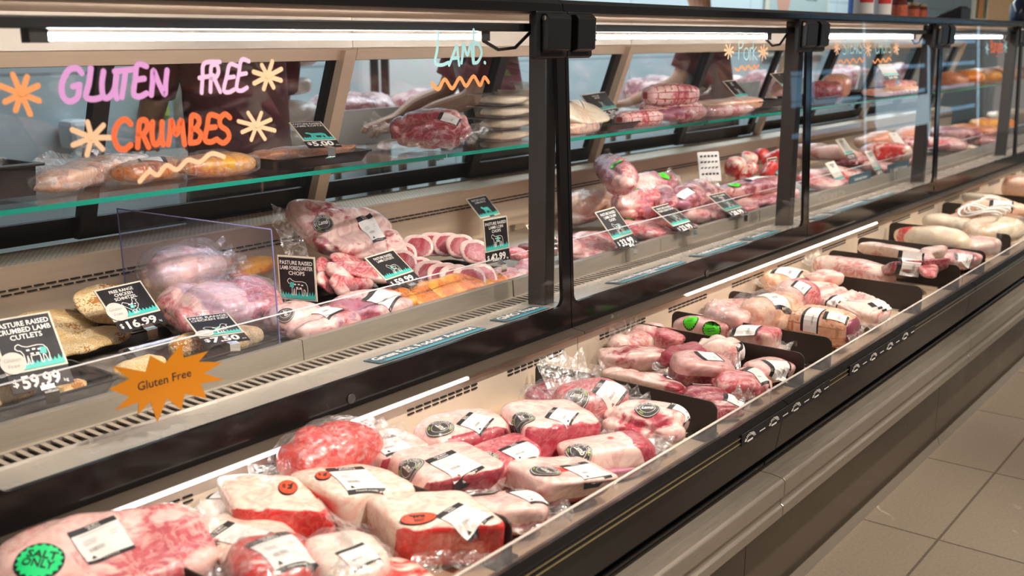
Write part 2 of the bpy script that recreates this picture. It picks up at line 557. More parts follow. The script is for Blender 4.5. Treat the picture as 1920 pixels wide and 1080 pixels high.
def wall_mat():
    m, nt, out = new_mat('blue_grey_wall_panels')
    tc = N(nt, 'ShaderNodeTexCoord')
    sx = N(nt, 'ShaderNodeSeparateXYZ')
    nt.links.new(tc.outputs['Object'], sx.inputs[0])
    cb = N(nt, 'ShaderNodeCombineXYZ')
    nt.links.new(sx.outputs['X'], cb.inputs[0])
    nt.links.new(sx.outputs['Z'], cb.inputs[1])
    br = N(nt, 'ShaderNodeTexBrick', offset=0.0)
    setin(br, Color1=(0.58, 0.70, 0.73), Color2=(0.56, 0.68, 0.72), Mortar=(0.34, 0.42, 0.45), Scale=1.0)
    br.inputs['Brick Width'].default_value = 1.2
    br.inputs['Row Height'].default_value = 0.6
    br.inputs['Mortar Size'].default_value = 0.008
    nt.links.new(cb.outputs[0], br.inputs['Vector'])
    p = N(nt, 'ShaderNodeBsdfPrincipled')
    setin(p, Roughness=0.35)
    nt.links.new(br.outputs['Color'], p.inputs['Base Color'])
    nt.links.new(p.outputs[0], out.inputs[0])
    return m


struct(MB().box(-3, 21, -4.5, 5.2, -0.05, 0.0).build('floor', floor_mat()))
struct(MB().box(-3, 21, 5.2, 5.3, 0.0, 3.2).build('wall_back', wall_mat()))
struct(MB().box(-3, 21, -4.5, 5.3, 3.2, 3.3).build('ceiling', simple('ceiling_paint', (0.62, 0.58, 0.54), 0.8)))

# ------------------------------------------------------------------ refrigerated counter, one unit per glass bay
SEAM = [0.672, 2.163, 3.653, 5.155, 6.645, 8.135]


def gy(z):
    return 1.5 + 0.044 * (z - 0.63)


def glass_pt(u, v, off=0.006):
    """point on the front glass seen at a pixel"""
    n = Vector((0, 1, -0.044))
    p0 = Vector((0, gy(1.0) - off, 1.0))
    r = ray(u, v)
    return CAM + r * ((p0 - CAM).dot(n) / r.dot(n))


def ring_panel(x0, x1, z0, z1, l, r, b, t, rad, th):
    """glass border with rounded inner corners"""
    inn, outr = [], []
    xi0, xi1, zi0, zi1 = x0 + l, x1 - r, z0 + b, z1 - t
    for cx, cz, a0, ox, oz in ((xi1 - rad, zi0 + rad, -90, x1, z0), (xi1 - rad, zi1 - rad, 0, x1, z1),
                               (xi0 + rad, zi1 - rad, 90, x0, z1), (xi0 + rad, zi0 + rad, 180, x0, z0)):
        for k in range(6):
            a = math.radians(a0 + 18 * k)
            px, pz = cx + rad * math.cos(a), cz + rad * math.sin(a)
            inn.append((px, pz))
            if k == 0:
                outr.append((px, oz) if a0 in (-90, 90) else (ox, pz))
            elif k == 5:
                outr.append((ox, pz) if a0 in (-90, 90) else (px, oz))
            else:
                outr.append((ox, oz))
    n = len(inn)
    vs = [(x, gy(z) - th, z) for x, z in outr] + [(x, gy(z) - th, z) for x, z in inn]
    vs += [(x, gy(z), z) for x, z in outr] + [(x, gy(z), z) for x, z in inn]
    fs = []
    for i in range(n):
        j = (i + 1) % n
        fs += [(i, j, n + j, n + i), (2 * n + i, 3 * n + i, 3 * n + j, 2 * n + j),
               (n + i, n + j, 3 * n + j, 3 * n + i), (i, 2 * n + i, 2 * n + j, j)]
    return vs, fs


COUNTER = []
NAMES = ['nearest refrigerated counter unit with crumbed food and lamb behind its glass',
         'second refrigerated counter unit with pork and bagged lamb legs behind its glass',
         'third refrigerated counter unit with steaks and chops behind reflecting glass',
         'fourth refrigerated counter unit with orange painted word on its glass',
         'furthest refrigerated counter unit at the right edge of the photo']
for i in range(5):
    x0, x1 = SEAM[i] + 0.0015, SEAM[i + 1] - 0.0015
    c = thing('refrigerated_counter', NAMES[i], 'display counter', (x0, 0.93, 0.0), None, 'refrigerated counter units in the row')
    COUNTER.append(c)
    W = dict(parent=c, world=True)
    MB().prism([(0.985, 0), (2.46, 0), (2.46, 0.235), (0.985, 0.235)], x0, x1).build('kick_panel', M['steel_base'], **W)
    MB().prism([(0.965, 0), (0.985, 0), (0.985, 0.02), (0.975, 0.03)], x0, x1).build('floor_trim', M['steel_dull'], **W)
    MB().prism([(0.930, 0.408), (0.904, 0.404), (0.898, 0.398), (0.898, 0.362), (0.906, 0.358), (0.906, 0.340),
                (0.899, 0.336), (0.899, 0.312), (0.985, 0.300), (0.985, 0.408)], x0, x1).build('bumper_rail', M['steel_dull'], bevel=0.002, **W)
    MB().prism([(0.975, 0.408), (0.999, 0.408), (0.999, 0.47), (0.975, 0.47)], x0, x1).build('shadow_gap', M['black_matt'], **W)
    MB().prism([(0.950, 0.424), (0.962, 0.424), (0.962, 0.434), (0.950, 0.434)], x0, x1).build('cable_rail', M['black_gloss'], bevel=0.003, **W)
    MB().prism([(0.912, 0.552), (0.926, 0.470), (0.95, 0.465), (0.95, 0.56)], x0, x1).build('front_panel', M['black_gloss'], **W)
    pr = MB().prism([(0.917, 0.590), (0.901, 0.582), (0.900, 0.556), (0.915, 0.551), (0.936, 0.551), (0.936, 0.580)], x0, x1)
    pr = pr.build('price_rail', M['black_gloss'], bevel=0.002, **W)
    MB().box(x0, x1, 0.8990, 0.9005, 0.5745, 0.576).box(x0, x1, 0.8990, 0.9005, 0.5625, 0.565).build('brass_line', M['gold'], parent=pr).location = -c.location
    MB().prism([(0.936, 0.564), (0.966, 0.552), (0.966, 0.52), (0.950, 0.52), (0.936, 0.555)], x0, x1).build('well_front', M['steel'], **W)
    wr = MB().box(x0, x1, 0.942, 0.947, 0.561, 0.6075).build('well_rim', M['rim_acrylic'], label='clear upstand along the front of the well', **W)
    MB().box(x0, x1, 0.9415, 0.9475, 0.6075, 0.6087).build('rim_edge', M['rim_line'], parent=wr).location = -c.location
    MB().prism([(0.960, 0.545), (1.478, 0.545), (1.478, 0.525), (0.960, 0.525)], x0, x1).build('well_floor', M['steel_warm'], **W)
    MB().prism([(1.470, 0.545), (1.474, 0.655), (1.486, 0.655), (1.486, 0.545)], x0, x1).build('well_back', M['steel_pale'], **W)
    for g0 in (0.10, 0.46, 0.86, 1.20):
        sl = MB()
        for r in range(2):
            for k in range(9):
                xa = x0 + g0 + k * 0.026
                sl.box(xa, xa + 0.019, 1.4695, 1.4735, 0.618 - r * 0.009, 0.621 - r * 0.009)
        sl.build('vent_slots', M['black_matt'], **W)
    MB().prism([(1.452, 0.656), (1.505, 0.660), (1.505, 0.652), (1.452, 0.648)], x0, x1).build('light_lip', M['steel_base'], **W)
    ext = [(0.16, 1.03), (0.52, 1.49), (0.0, 0.60), (0, 0), (0, 0)][i]
    if ext[1]:
        MB().box(x0 + ext[0], min(x0 + ext[1], x1), 1.4465, 1.4515, 0.6490, 0.6545).build('led_strip', M['led' if i == 0 else 'led_warm'], **W)
    # upper display: ledge, intake grille, riser, deck
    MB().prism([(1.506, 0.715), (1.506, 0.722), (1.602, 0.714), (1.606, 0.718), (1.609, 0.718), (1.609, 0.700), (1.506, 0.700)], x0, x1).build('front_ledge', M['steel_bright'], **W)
    gr = MB()
    nb = 72
    for k in range(nb):
        xa = x0 + (k + 0.25) * (x1 - x0) / nb
        gr.prism([(1.618, 0.713), (1.668, 0.713), (1.668, 0.709), (1.618, 0.709)], xa, xa + 0.0095)
    gr.box(x0, x1, 1.609, 1.619, 0.706, 0.714).box(x0, x1, 1.667, 1.678, 0.706, 0.714)
    gr = gr.build('intake_grille', M['steel'], **W)
    MB().box(x0, x1, 1.609, 1.678, 0.690, 0.695).build('grille_recess', M['black_matt'], parent=gr).location = -c.location
    rs = MB()
    cut = [x0, x0 + 0.765, x1]
    for a, b in zip(cut[:-1], cut[1:]):
        rs.prism([(1.678, 0.70), (1.682, 0.757), (1.70, 0.757), (1.70, 0.752), (1.69, 0.752), (1.69, 0.70)], a + 0.001, b - 0.001)
    rs.build('front_riser', M['steel'], **W)
    MB().box(x0, x1, 1.69, 2.30, 0.698, 0.7145).build('display_deck', M['steel'], **W)
    MB().prism([(2.285, 0.70), (2.29, 0.884), (2.296, 0.888), (2.30, 0.888), (2.30, 0.70)], x0, x1).build('back_riser', M['steel_warm'], **W)
    bs = MB()
    for r in range(2):
        for k in range(50):
            xa = x0 + 0.01 + k * 0.0295 + r * 0.012
            bs.box(xa, xa + 0.022, 2.2835, 2.2895, 0.834 - r * 0.010, 0.837 - r * 0.010)
    bs.build('back_vent_slots', M['black_matt'], **W)
    MB().prism([(2.296, 0.884), (2.296, 0.888), (2.425, 0.892), (2.425, 0.884)], x0, x1).build('perforated_ledge', M['perf'], **W)
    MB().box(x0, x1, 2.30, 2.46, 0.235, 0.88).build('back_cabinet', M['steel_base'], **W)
    # sliding rear doors, leaning towards the customer at the top
    def ry(z):
        return 2.44 - (z - 0.89) * 0.36
    xm = (x0 + x1) / 2
    for k, (a, b, dy) in enumerate(((x0 + 0.01, xm + 0.03, 0.03), (xm - 0.03, x1 - 0.01, 0.0))):
        fr = MB()
        fw, z0, z1 = 0.045, 0.893, 1.345

        def bar(xa, xb, za, zb):
            vs = []
            for x in (xa, xb):
                for z in (za, zb):
                    for y in (0.0, 0.022):
                        vs.append((x, ry(z) + dy + y, z))
            fr.add(vs, [(0, 1, 3, 2), (4, 6, 7, 5), (0, 4, 5, 1), (2, 3, 7, 6), (0, 2, 6, 4), (1, 5, 7, 3)])
        bar(a, a + fw, z0, z1)
        bar(b - fw, b, z0, z1)
        bar(a + fw, b - fw, z0, z0 + 0.055)
        bar(a + fw, b - fw, z1 - 0.03, z1)
        f = fr.build('sliding_door', M['black'], bevel=0.002, **W)
        MB().plate([(a + fw, ry(z0 + 0.05) + dy + 0.012, z0 + 0.05), (b - fw, ry(z0 + 0.05) + dy + 0.012, z0 + 0.05),
                    (b - fw, ry(z1 - 0.03) + dy + 0.012, z1 - 0.03), (a + fw, ry(z1 - 0.03) + dy + 0.012, z1 - 0.03)],
                   (0, 0.004, 0)).build('door_glass', M['glass_rear'], parent=f).location = -c.location
    st = MB()
    for dx in (-0.062, -0.028):
        st.add([(x1 + dx + q, ry(z) - 0.03 - y, z) for q in (0, 0.033 if dx < -0.05 else 0.027) for z in (0.888, 1.345) for y in (0.0, 0.03 if dx < -0.05 else 0.012)],
               [(0, 1, 3, 2), (4, 6, 7, 5), (0, 4, 5, 1), (2, 3, 7, 6), (0, 2, 6, 4), (1, 5, 7, 3)])
    st.build('stanchion', M['steel_warm'], **W)
    MB().plate([(x1 - 0.004, 1.93, 1.055), (x1 - 0.004, 1.96, 1.055), (x1 - 0.004, 2.36, 0.985), (x1 - 0.004, 2.34, 1.055)], (0.006, 0, 0)).build('shelf_bracket', M['steel_warm'], **W)
    # canopy
    MB().prism([(1.530, 1.440), (1.530, 1.458), (1.545, 1.468), (2.36, 1.468), (2.36, 1.440)], x0, x1).build('canopy', M['black_gloss'], **W)
    MB().box(x0, x1, 1.545, 2.33, 1.434, 1.440).build('canopy_lining', M['steel_warm'], **W)
    MB().box(x0, x1, 2.255, 2.29, 1.352, 1.434).build('rear_header', M['steel_pale'], **W)
    MB().prism([(2.245, 1.318), (2.235, 1.350), (2.25, 1.352), (2.30, 1.352), (2.30, 1.318)], x0, x1).build('header_trim', M['steel_warm'], **W)
    lf = MB().box(x0 + 0.03, x1 - 0.03, 1.556, 1.600, 1.393, 1.412).build('lamp_housing', M['black'], bevel=0.003, **W)
    MB().tube([(x0 + 0.20, 1.577, 1.381), (x0 + 1.225, 1.577, 1.381)], 0.0058, 10).build('light_tube', M['tube'], smooth=False, parent=lf).location = -c.location
    for xa in (x0 + 0.17, x0 + 1.225):
        MB().box(xa, xa + 0.03, 1.565, 1.59, 1.372, 1.393).build('lamp_holder', M['post'], parent=lf).location = -c.location
    MB().tube([(x0 + 1.25, 1.58, 1.372), (x0 + 1.31, 1.585, 1.352), (x0 + 1.38, 1.59, 1.356), (x0 + 1.46, 1.595, 1.40)], 0.004, 6).build('lamp_cable', M['black'], parent=lf).location = -c.location
    MB().box(x1 - 0.042, x1, 1.545, 1.60, 0.70, 1.435).build('corner_post', M['post'], bevel=0.004, **W)
    # front glass panel on its hinges
    vs, fs = ring_panel(x0, x1, 0.657, 1.444, 0.012, 0.034, 0.066, 0.006, 0.022, 0.010)
    fg = MB().add(vs, fs).build('front_glass_panel', M['black_gloss'], **W)
    c['panel'] = fg.name
    MB().add([(x0 + 0.004, gy(0.70) - 0.003, 0.70), (x1 - 0.004, gy(0.70) - 0.003, 0.70), (x1 - 0.004, gy(1.436) - 0.003, 1.436), (x0 + 0.004, gy(1.436) - 0.003, 1.436)],
             [(0, 1, 2, 3)]).build('glass_pane', M['glass'], parent=fg).location = -c.location
    prof = [(1.512, 1.345), (1.500, 1.350), (1.494, 1.352), (1.492, 1.425), (1.502, 1.434), (1.530, 1.434), (1.530, 1.345)]
    plate = [(1.522, 1.330), (1.514, 1.335), (1.514, 1.44), (1.532, 1.44), (1.532, 1.330)]
    for hx, wa, wb, wp in ((x1, -0.105, -0.013, -0.125), (x0, 0.013, 0.09, 0.105)):
        if i == 0 and hx == x0:
            continue
        hg = MB()
        hg.prism(prof, hx + wa, hx + wb)
        hg.prism(plate, min(hx, hx + wp), max(hx, hx + wp))
        hg.build('hinge', M['black_metal'], parent=fg, bevel=0.003).location = -c.location
        pn = MB().tube([(hx + wa if wa < 0 else hx + wb - 0.004, 1.505, 1.424), (hx + wa - 0.003 if wa < 0 else hx + wb + 0.003, 1.505, 1.424)], 0.006, 10)
        pn.build('hinge_pin', M['chrome'], parent=fg).location = -c.location
    # acrylic guard on the riser
    ag = MB().box(x0 + 0.004, x1 - 0.04, 1.690, 1.693, 0.757, 0.822).build('acrylic_guard', M['acrylic'], **W)
    MB().box(x0 + 0.004, x1 - 0.04, 1.6895, 1.6935, 0.822, 0.8238).build('guard_edge', M['acrylic_edge'], parent=ag).location = -c.location


def unit(i):
    return COUNTER[i]


# fascia bolts
for i, (u, v) in enumerate(((658, 748), (1325, 513), (1753, 353))):
    p = at_y(u, v, 1.492)
    b = MB().lathe([(0.001, 0), (0.011, 0), (0.010, 0.0012), (0.007, 0.0012), (0.006, 0.0006), (0.001, 0.0006)], n=20)
    b.v = [Vector((q.x, -q.z, q.y)) + Vector((p.x, 1.4905, p.z)) for q in b.v]
    b.build('fascia_bolt', M['post'], COUNTER[i], world=True)

# glass shelves, one sheet per unit, resting on the brackets
for i in range(5):
    x0, x1 = SEAM[i] + (0.02 if i else 0.02), SEAM[i + 1] + 0.012
    t = thing('glass_shelf', ['green-edged glass shelf under the sausage packs and kofta tray', 'green-edged glass shelf under the netted roasts',
                              'glass shelf in the third counter unit under the tray of red sausages', 'glass shelf in the fourth counter unit',
                              'glass shelf in the furthest counter unit'][i], 'shelf', (x0, 1.92, 1.062), None, 'glass shelves in the counter row')
    MB().box(0.0, x1 - x0, 0.002, 0.37, 0.0, 0.010).build('glass_sheet', M['glass'], t)
    MB().box(0.0, x1 - x0, 0.0, 0.002, 0.0, 0.010).build('green_edge', M['shelf_edge'], t)
    MB().box(x1 - x0 - 0.03, x1 - x0 - 0.012, -0.002, 0.02, -0.004, 0.0).build('shelf_clip', M['chrome'], t)
SHELF, DECK, WELL = 1.0725, 0.7150, 0.5455


# ------------------------------------------------------------------ meat, packs, labels
def cube_sphere(n):
    vs, idx, fs = [], {}, []

    def vid(p):
        k = tuple(round(c * 1000) for c in p)
        if k not in idx:
            idx[k] = len(vs)
            vs.append(Vector(p))
        return idx[k]
    t = [math.tan(math.pi / 4 * (-1 + 2 * i / n)) for i in range(n + 1)]
    for ax in range(3):
        for sg in (-1, 1):
            for i in range(n):
                for j in range(n):
                    q = []
                    for a, b in ((i, j), (i + 1, j), (i + 1, j + 1), (i, j + 1)):
                        p = [0, 0, 0]
                        p[ax], p[(ax + 1) % 3], p[(ax + 2) % 3] = sg, t[a], t[b]
                        q.append(vid(p))
                    fs.append(tuple(q if sg > 0 else q[::-1]))
    return vs, fs


_cs = {}


def fat_top(q, n):      # fat cap on top and the long sides, cut lean faces at the ends
    return (min(1, max(0, 0.5 + q.z * 0.9 - max(0, abs(q.x) - 0.72) * 3.2)) if q.z > -0.75 else 0.3, 0.0, 0.0)


def fat_side(q, n):     # fat cap, one long lean side facing the shopper (-y)
    if q.y < -0.74:
        return (0.08 + max(0.0, q.z - 0.70) * 3.0 + (0.5 if q.z < -0.8 else 0) + 0.2 * n, 0.0, 0.0)
    return (0.88 + 0.25 * n, 0.0, 0.0)


def fat_end(q, n):      # fat all round, lean face only at the +x end
    if q.y < -0.80 or q.x > 0.80:
        return (0.08 + max(0.0, q.z - 0.72) * 3.0 + 0.2 * n, 0.0, 0.0)
    return (0.80 + 0.30 * n, 0.0, 0.0)


def mixed(q, n):
    return (0.48 + 0.9 * n, 0.0, 0.0)


def lean(q, n):
    return (0.18 + 0.5 * n, 0.0, 0.0)


def fatty(q, n):
    return (0.66 + 0.7 * n, 0.0, 0.0)


def silver(q, n):       # lean with pale and purple sheets
    return (0.40 + 0.9 * n, 0.0, 0.42 - 0.9 * n)


def end_third(q, n):    # skin with the third colour at the +x face
    return (0.45 + 0.6 * n, 0.0, 1.0 if q.x > 0.86 else 0.0)


def band_third(q, n):
    return (0.35 + 0.5 * n + 0.25 * math.sin(q.x * 14), 0.0, 1.0 if q.x > 0.86 else 0.0)


def spots(q, n):        # crumb with browned patches
    return (0.45 + n, 0.0, 0.28 + 0.9 * n)


def blob(L, W, H, p=4.0, n=12, na=0.006, nf=9.0, taper=0.0, bend=0.0, seed=0, tint=mixed, ribs=0, rib_a=0.0, crease=0.0, blood=None, flat=0.92, net=0, warp=0.38):
    """rounded block, long axis x, resting on z = 0"""
    if n not in _cs:
        _cs[n] = cube_sphere(n)
    dirs, fs = _cs[n]
    off = Vector((seed * 3.17, seed * 1.91, seed * 2.43))
    vs, ts = [], []
    for d in dirs:
        s = (abs(d.x) ** p + abs(d.y) ** p + abs(d.z) ** p) ** (1.0 / p)
        q = d / s
        t = 1.0 - taper * (q.x * 0.5 + 0.5)
        P = Vector((q.x * L / 2, q.y * W / 2 * t, q.z * H / 2 * (0.4 + 0.6 * t)))
        if p > 3.2 and warp:
            P.x += warp * L * (q.y * 0.6 * noise.noise(off) + q.z * 0.35 * noise.noise(off + Vector((5, 0, 0))))
            P.y += warp * W * (q.x * 0.9 * noise.noise(off + Vector((0, 7, 0))) + q.z * 0.5 * noise.noise(off + Vector((0, 0, 9))) - 0.25 * q.z)
            P.z += warp * H * (q.x * 0.8 * noise.noise(off + Vector((2, 7, 0))) + q.y * 0.5 * noise.noise(off + Vector((3, 1, 9)))) * (0.5 + 0.5 * q.z)
        nv = noise.noise(P * nf + off)
        nv2 = noise.noise(P * nf * 2.7 + off * 1.7)
        nrm = Vector((q.x / L, q.y / W, q.z / H)).normalized()
        amp = na * (nv + 0.45 * nv2)
        if crease:
            dd = noise.voronoi(P * nf * 0.9 + off)[0]
            amp -= crease * math.exp(-((dd[1] - dd[0]) / 0.12) ** 2)
        if ribs:
            amp += rib_a * (0.5 + 0.5 * math.sin(q.x * math.pi * ribs)) * max(0, q.z)
        if net:
            amp += 0.004 * (abs(math.sin(q.x * math.pi * net / 2)) ** 0.5 - 0.7)
        P += nrm * amp
        P.z += H / 2 * (0.4 + 0.6 * t) * flat + bend * q.x * q.x
        if P.z < 0:
            P.z *= 0.12
        vs.append(P)
        g = tint(q, nv * 0.6)
        if blood:
            bx, by, br = blood
            k = max(0.0, 1.0 - math.hypot((q.x - bx) * L / 2, (q.y - by) * W / 2) / br) if q.z > 0 else 0
            g = (g[0], k * 1.0, g[2])
        if ribs:
            g = (min(1, g[0] + 0.5 * (0.5 + 0.5 * math.sin(q.x * math.pi * ribs))), g[1], g[2])
        if net:
            g = (g[0], 0.9 if abs(math.sin(q.x * math.pi * net / 2)) < 0.20 or abs(math.sin(math.atan2(q.y, q.z) * 5)) < 0.20 else 0.0, g[2])
        ts.append(g)
    lo = min(v.z for v in vs)
    for v in vs:
        v.z -= lo
    return vs, fs, ts


class Surf:
    """draping onto a finished meat mesh, in the pack's own axes"""

    def __init__(s, vs, fs, root):
        s.t = BVHTree.FromPolygons([tuple(v) for v in vs], [tuple(f) for f in fs])
        bpy.context.view_layer.update() if root.parent else None
        s.mw = Matrix.LocRotScale(root.location, root.rotation_euler, None)
        s.mi = s.mw.inverted()

    def hit_px(s, u, v):
        o = s.mi @ CAM
        d = (s.mi.to_3x3() @ ray(u, v)).normalized()
        loc, nrm, _, _ = s.t.ray_cast(o, d)
        if loc is None:
            loc, nrm, _, _ = s.t.find_nearest(o + d * s.best(o, d))
        return loc, nrm

    def best(s, o, d):
        return max(0.0, (-o).dot(d))

    def frame(s, P, nrm, up):
        n = nrm.normalized()
        Y = (up - n * up.dot(n)).normalized()
        return P, Y.cross(n), Y, n

    def drape(s, fr, x, y, off):
        P, X, Y, n = fr
        q = P + X * x + Y * y + n * 0.06
        loc, nn, _, dist = s.t.ray_cast(q, -n, 0.095)
        if loc is None:
            return P + X * x + Y * y + n * (off - 0.004)
        return loc + n * off


def tri_grid(mb, s, fr, w, h, nx, ny, off, mi_of):
    b = [[s.drape(fr, (i / nx - 0.5) * w, (j / ny - 0.5) * h, off) for i in range(nx + 1)] for j in range(ny + 1)]
    # smooth so that a label bridges dents like paper
    for _ in range(2):
        c = [[p.copy() for p in r] for r in b]
        for j in range(1, ny):
            for i in range(nx + 1):
                k = c[j - 1][i] * 0.5 + c[j + 1][i] * 0.5
                if (k - b[j][i]).dot(fr[3]) > 0:
                    b[j][i] = k
    vs = [p for r in b for p in r]
    for j in range(ny):
        for i in range(nx):
            k = j * (nx + 1) + i
            mb.add([vs[k], vs[k + 1], vs[k + nx + 2], vs[k + nx + 1]], [(0, 1, 2, 3)], mi_of(i, j))
    return b


def bilin(b, nx, ny, u, v):
    x, y = min(max(u, 0), 0.999) * nx, min(max(v, 0), 0.999) * ny
    i, j = int(x), int(y)
    a, c = x - i, y - j
    return b[j][i] * (1 - a) * (1 - c) + b[j][i + 1] * a * (1 - c) + b[j + 1][i] * (1 - a) * c + b[j + 1][i + 1] * a * c


def add_label(root, s, hu, hv, fu, fv, w=0.075, detail=2, hh=0.12, warm=False):
    """printed shelf label: header at pixel (hu,hv), footer end at (fu,fv)"""
    A, na = s.hit_px(hu, hv)
    B, nb = s.hit_px(fu, fv)
    n = (na + nb)
    C, nc = s.hit_px((hu + fu) / 2, (hv + fv) / 2)
    n = (n + nc * 2).normalized()
    h = max(0.05, min(0.16, (A - B).length))
    if (A - B).length < 1e-4:
        return
    fr = s.frame((A + B) / 2, n, (A - B).normalized())
    mb = MB()
    nx, ny = 7, 12
    b = tri_grid(mb, s, fr, w, h, nx, ny, 0.0018, lambda i, j: 1 if j >= ny - 2 or j < 1 else 0)
    N0 = fr[3] * 0.0007

    def mp(cx, cy):
        return lambda x, y: bilin(b, nx, ny, cx + x / w, cy + y / h) + N0

    def rect(x0, x1, y0, y1, mi):
        mb.add([bilin(b, nx, ny, x, y) + N0 for x, y in ((x0, y0), (x1, y0), (x1, y1), (x0, y1))], [(0, 1, 2, 3)], mi)
    if detail >= 2:
        put_text(mb, 'THE MEAT', h * 0.045, None, None, None, 2, width=w * 0.55, bold=0.02, mapf=mp(0.5, 0.925))
        put_text(mb, 'Butchery', h * 0.05, None, None, None, 2, width=w * 0.5, bold=0.02, shear=0.3, mapf=mp(0.52, 0.86))
        for k, (yy, x1) in enumerate(((0.76, 0.85), (0.60, 0.42), (0.55, 0.42), (0.50, 0.40), (0.60, 0.9), (0.53, 0.85))):
            x0 = 0.14 if k < 4 else 0.70
            rect(x0, x1, yy, yy + 0.012, 3)
        put_text(mb, 'Pressed & cut locally', h * 0.028, None, None, None, 2, width=w * 0.72, bold=0.01, mapf=mp(0.5, 0.03))
        mb.add([bilin(b, nx, ny, x, y) + N0 for x, y in ((0.12, 0.12), (0.24, 0.12), (0.18, 0.21))], [(0, 1, 2)], 1)
    if detail >= 1:
        rr = random.Random(int(hu * 7 + hv))
        x = 0.18
        while x < 0.50:
            d = rr.choice((0.010, 0.014, 0.022))
            rect(x, x + d, 0.30, 0.40, 3)
            x += d + rr.choice((0.014, 0.022))
    mb.build('label', [M['cream_paper' if warm else 'white_paper'], M['ink'], M['card_white'], M['ink_grey']], root,
             label='white printed label with black header and footer')


def disk(mb, s, fr, r, mi, off, teeth=0, sq=1.0, seg=28, r0=0.0, rings=3):
    rows = []
    for k in range(rings + 1):
        row = []
        for i in range(seg):
            a = 2 * math.pi * i / seg
            rad = r0 + (r - r0) * k / rings
            if teeth and k == rings and i % 2:
                rad *= 0.86
            row.append(s.drape(fr, rad * math.cos(a), rad * sq * math.sin(a), off))
        rows.append(row)
    vs = [p for r_ in rows for p in r_]
    fs = []
    for k in range(rings):
        for i in range(seg):
            j = (i + 1) % seg
            fs.append((k * seg + i, k * seg + j, (k + 1) * seg + j, (k + 1) * seg + i))
    mb.add(vs, fs, mi)


def add_sticker(root, s, u, v, r, kind='lamb', up=(0.0, -0.3, 1.0), detail=2, ang=0.0):
    """round sticker centred on a pixel; its top points up-screen, turned by ang"""
    P, n = s.hit_px(u, v)
    a = math.radians(ang)
    upw = UP * math.cos(a) + RIGHT * math.sin(a)
    fr = s.frame(P, n, (s.mi.to_3x3() @ upw))
    mb = MB()
    off = 0.0022

    def flatmap(cx, cy):
        return lambda x, y: s.drape(fr, cx + x, cy + y, off + 0.0008)

    def arc(txt, rad, mid, size, flip=False):
        vs, fs, w = text2d(txt, 0.01)
        k = size / 0.7
        tot = w * k / rad
        pts = []
        for x, y in vs:
            t = mid + tot / 2 - x * k / rad
            rr = rad + y * k
            pts.append(s.drape(fr, rr * math.cos(t), rr * math.sin(t), off + 0.0008))
        mb.add(pts, fs, 1)
    if kind == 'lamb':
        disk(mb, s, fr, r, 0, off, rings=4)
        if detail:
            disk(mb, s, fr, r * 0.95, 1, off + 0.0008, r0=r * 0.92, rings=1)
            disk(mb, s, fr, r * 0.62, 1, off + 0.0008, r0=r * 0.59, rings=1, seg=24)
            put_text(mb, 'Lamb', r * 0.46, None, None, None, 1, bold=0.02, shear=0.35, width=r * 0.95, mapf=flatmap(0, -r * 0.13))
            if detail >= 2:
                arc('VICTORIA HILL', r * 0.68, math.radians(115), r * 0.20)
                for t in (math.radians(40), math.radians(230)):
                    for k in (-0.16, 0.0, 0.16):
                        cx, cy = r * 0.78 * math.cos(t + k), r * 0.78 * math.sin(t + k)
                        mb.add([s.drape(fr, cx + dx * r, cy + dy * r, off + 0.0008) for dx, dy in ((-0.1, 0), (0, -0.05), (0.1, 0.03), (0, 0.06))], [(0, 1, 2, 3)], 2)
        mats = [M['sticker_dark'], M['card_white'], M['leaf']]
        lab = 'round charcoal sticker with white script and leaves'
    elif kind == 'red':
        disk(mb, s, fr, r, 1, off, sq=0.62, rings=4)
        disk(mb, s, fr, r * 0.93, 0, off + 0.0008, sq=0.62, rings=4)
        disk(mb, s, fr, r * 0.80, 1, off + 0.0014, sq=0.60, r0=r * 0.77, rings=1)
        if detail:
            # a grazing steer above a word
            for poly in ([(-.30, .02), (.34, .0), (.38, .2), (-.28, .24)], [(-.5, .14), (-.32, .08), (-.28, .24), (-.44, .30)], [(-.28, -.2), (-.2, -.2), (-.18, .04), (-.29, .04)],
                         [(-.08, -.18), (-.02, -.18), (0, .04), (-.1, .04)], [(.18, -.18), (.24, -.18), (.26, .04), (.14, .04)], [(.30, -.2), (.37, -.2), (.38, .12), (.28, .04)]):
                mb.add([s.drape(fr, x * r * 0.95, y * r * 0.75 + r * 0.10, off + 0.0016) for x, y in poly], [(0, 1, 2, 3)], 1)
            put_text(mb, 'BEEF', r * 0.20, None, None, None, 1, bold=0.02, width=r * 0.8, mapf=lambda x, y: s.drape(fr, x, y - r * 0.36, off + 0.0016))
        mats = [M['sticker_red'], M['ink'], M['ink']]
        lab = 'orange-red oval sticker with black print'
    elif kind in ('green', 'salt'):
        disk(mb, s, fr, r * 1.04, 1, off, rings=4, seg=36)
        disk(mb, s, fr, r, 0, off + 0.0008, teeth=1, rings=4, seg=36)
        if kind == 'salt':
            for k, w in enumerate(('SALT', 'ONLY')):
                put_text(mb, w, r * 0.42, None, None, None, 1, bold=0.02, shear=-0.1, width=r * 1.35, mapf=lambda x, y, k=k: s.drape(fr, x, y + r * (0.12 - 0.5 * k), off + 0.0018))
        elif detail:
            for dy in (0.18, -0.12):
                mb.add([s.drape(fr, x * r, (dy + y) * r, off + 0.0018) for x, y in ((-.45, -.03), (.4, .04), (.4, .1), (-.45, .03))], [(0, 1, 2, 3)], 1)
        mats = [M['sticker_mint' if kind == 'salt' else 'sticker_green'], M['ink'], M['ink']]
        lab = 'mint green round sticker reading SALT ONLY' if kind == 'salt' else 'neon green toothed sticker'
    mb.build('sticker', mats, root, label=lab)


LIM = {'well': (0.972, 1.468, 0.5465), 'deck': (1.698, 2.283, 0.716), 'shelf': (1.925, 2.286, 1.0735)}


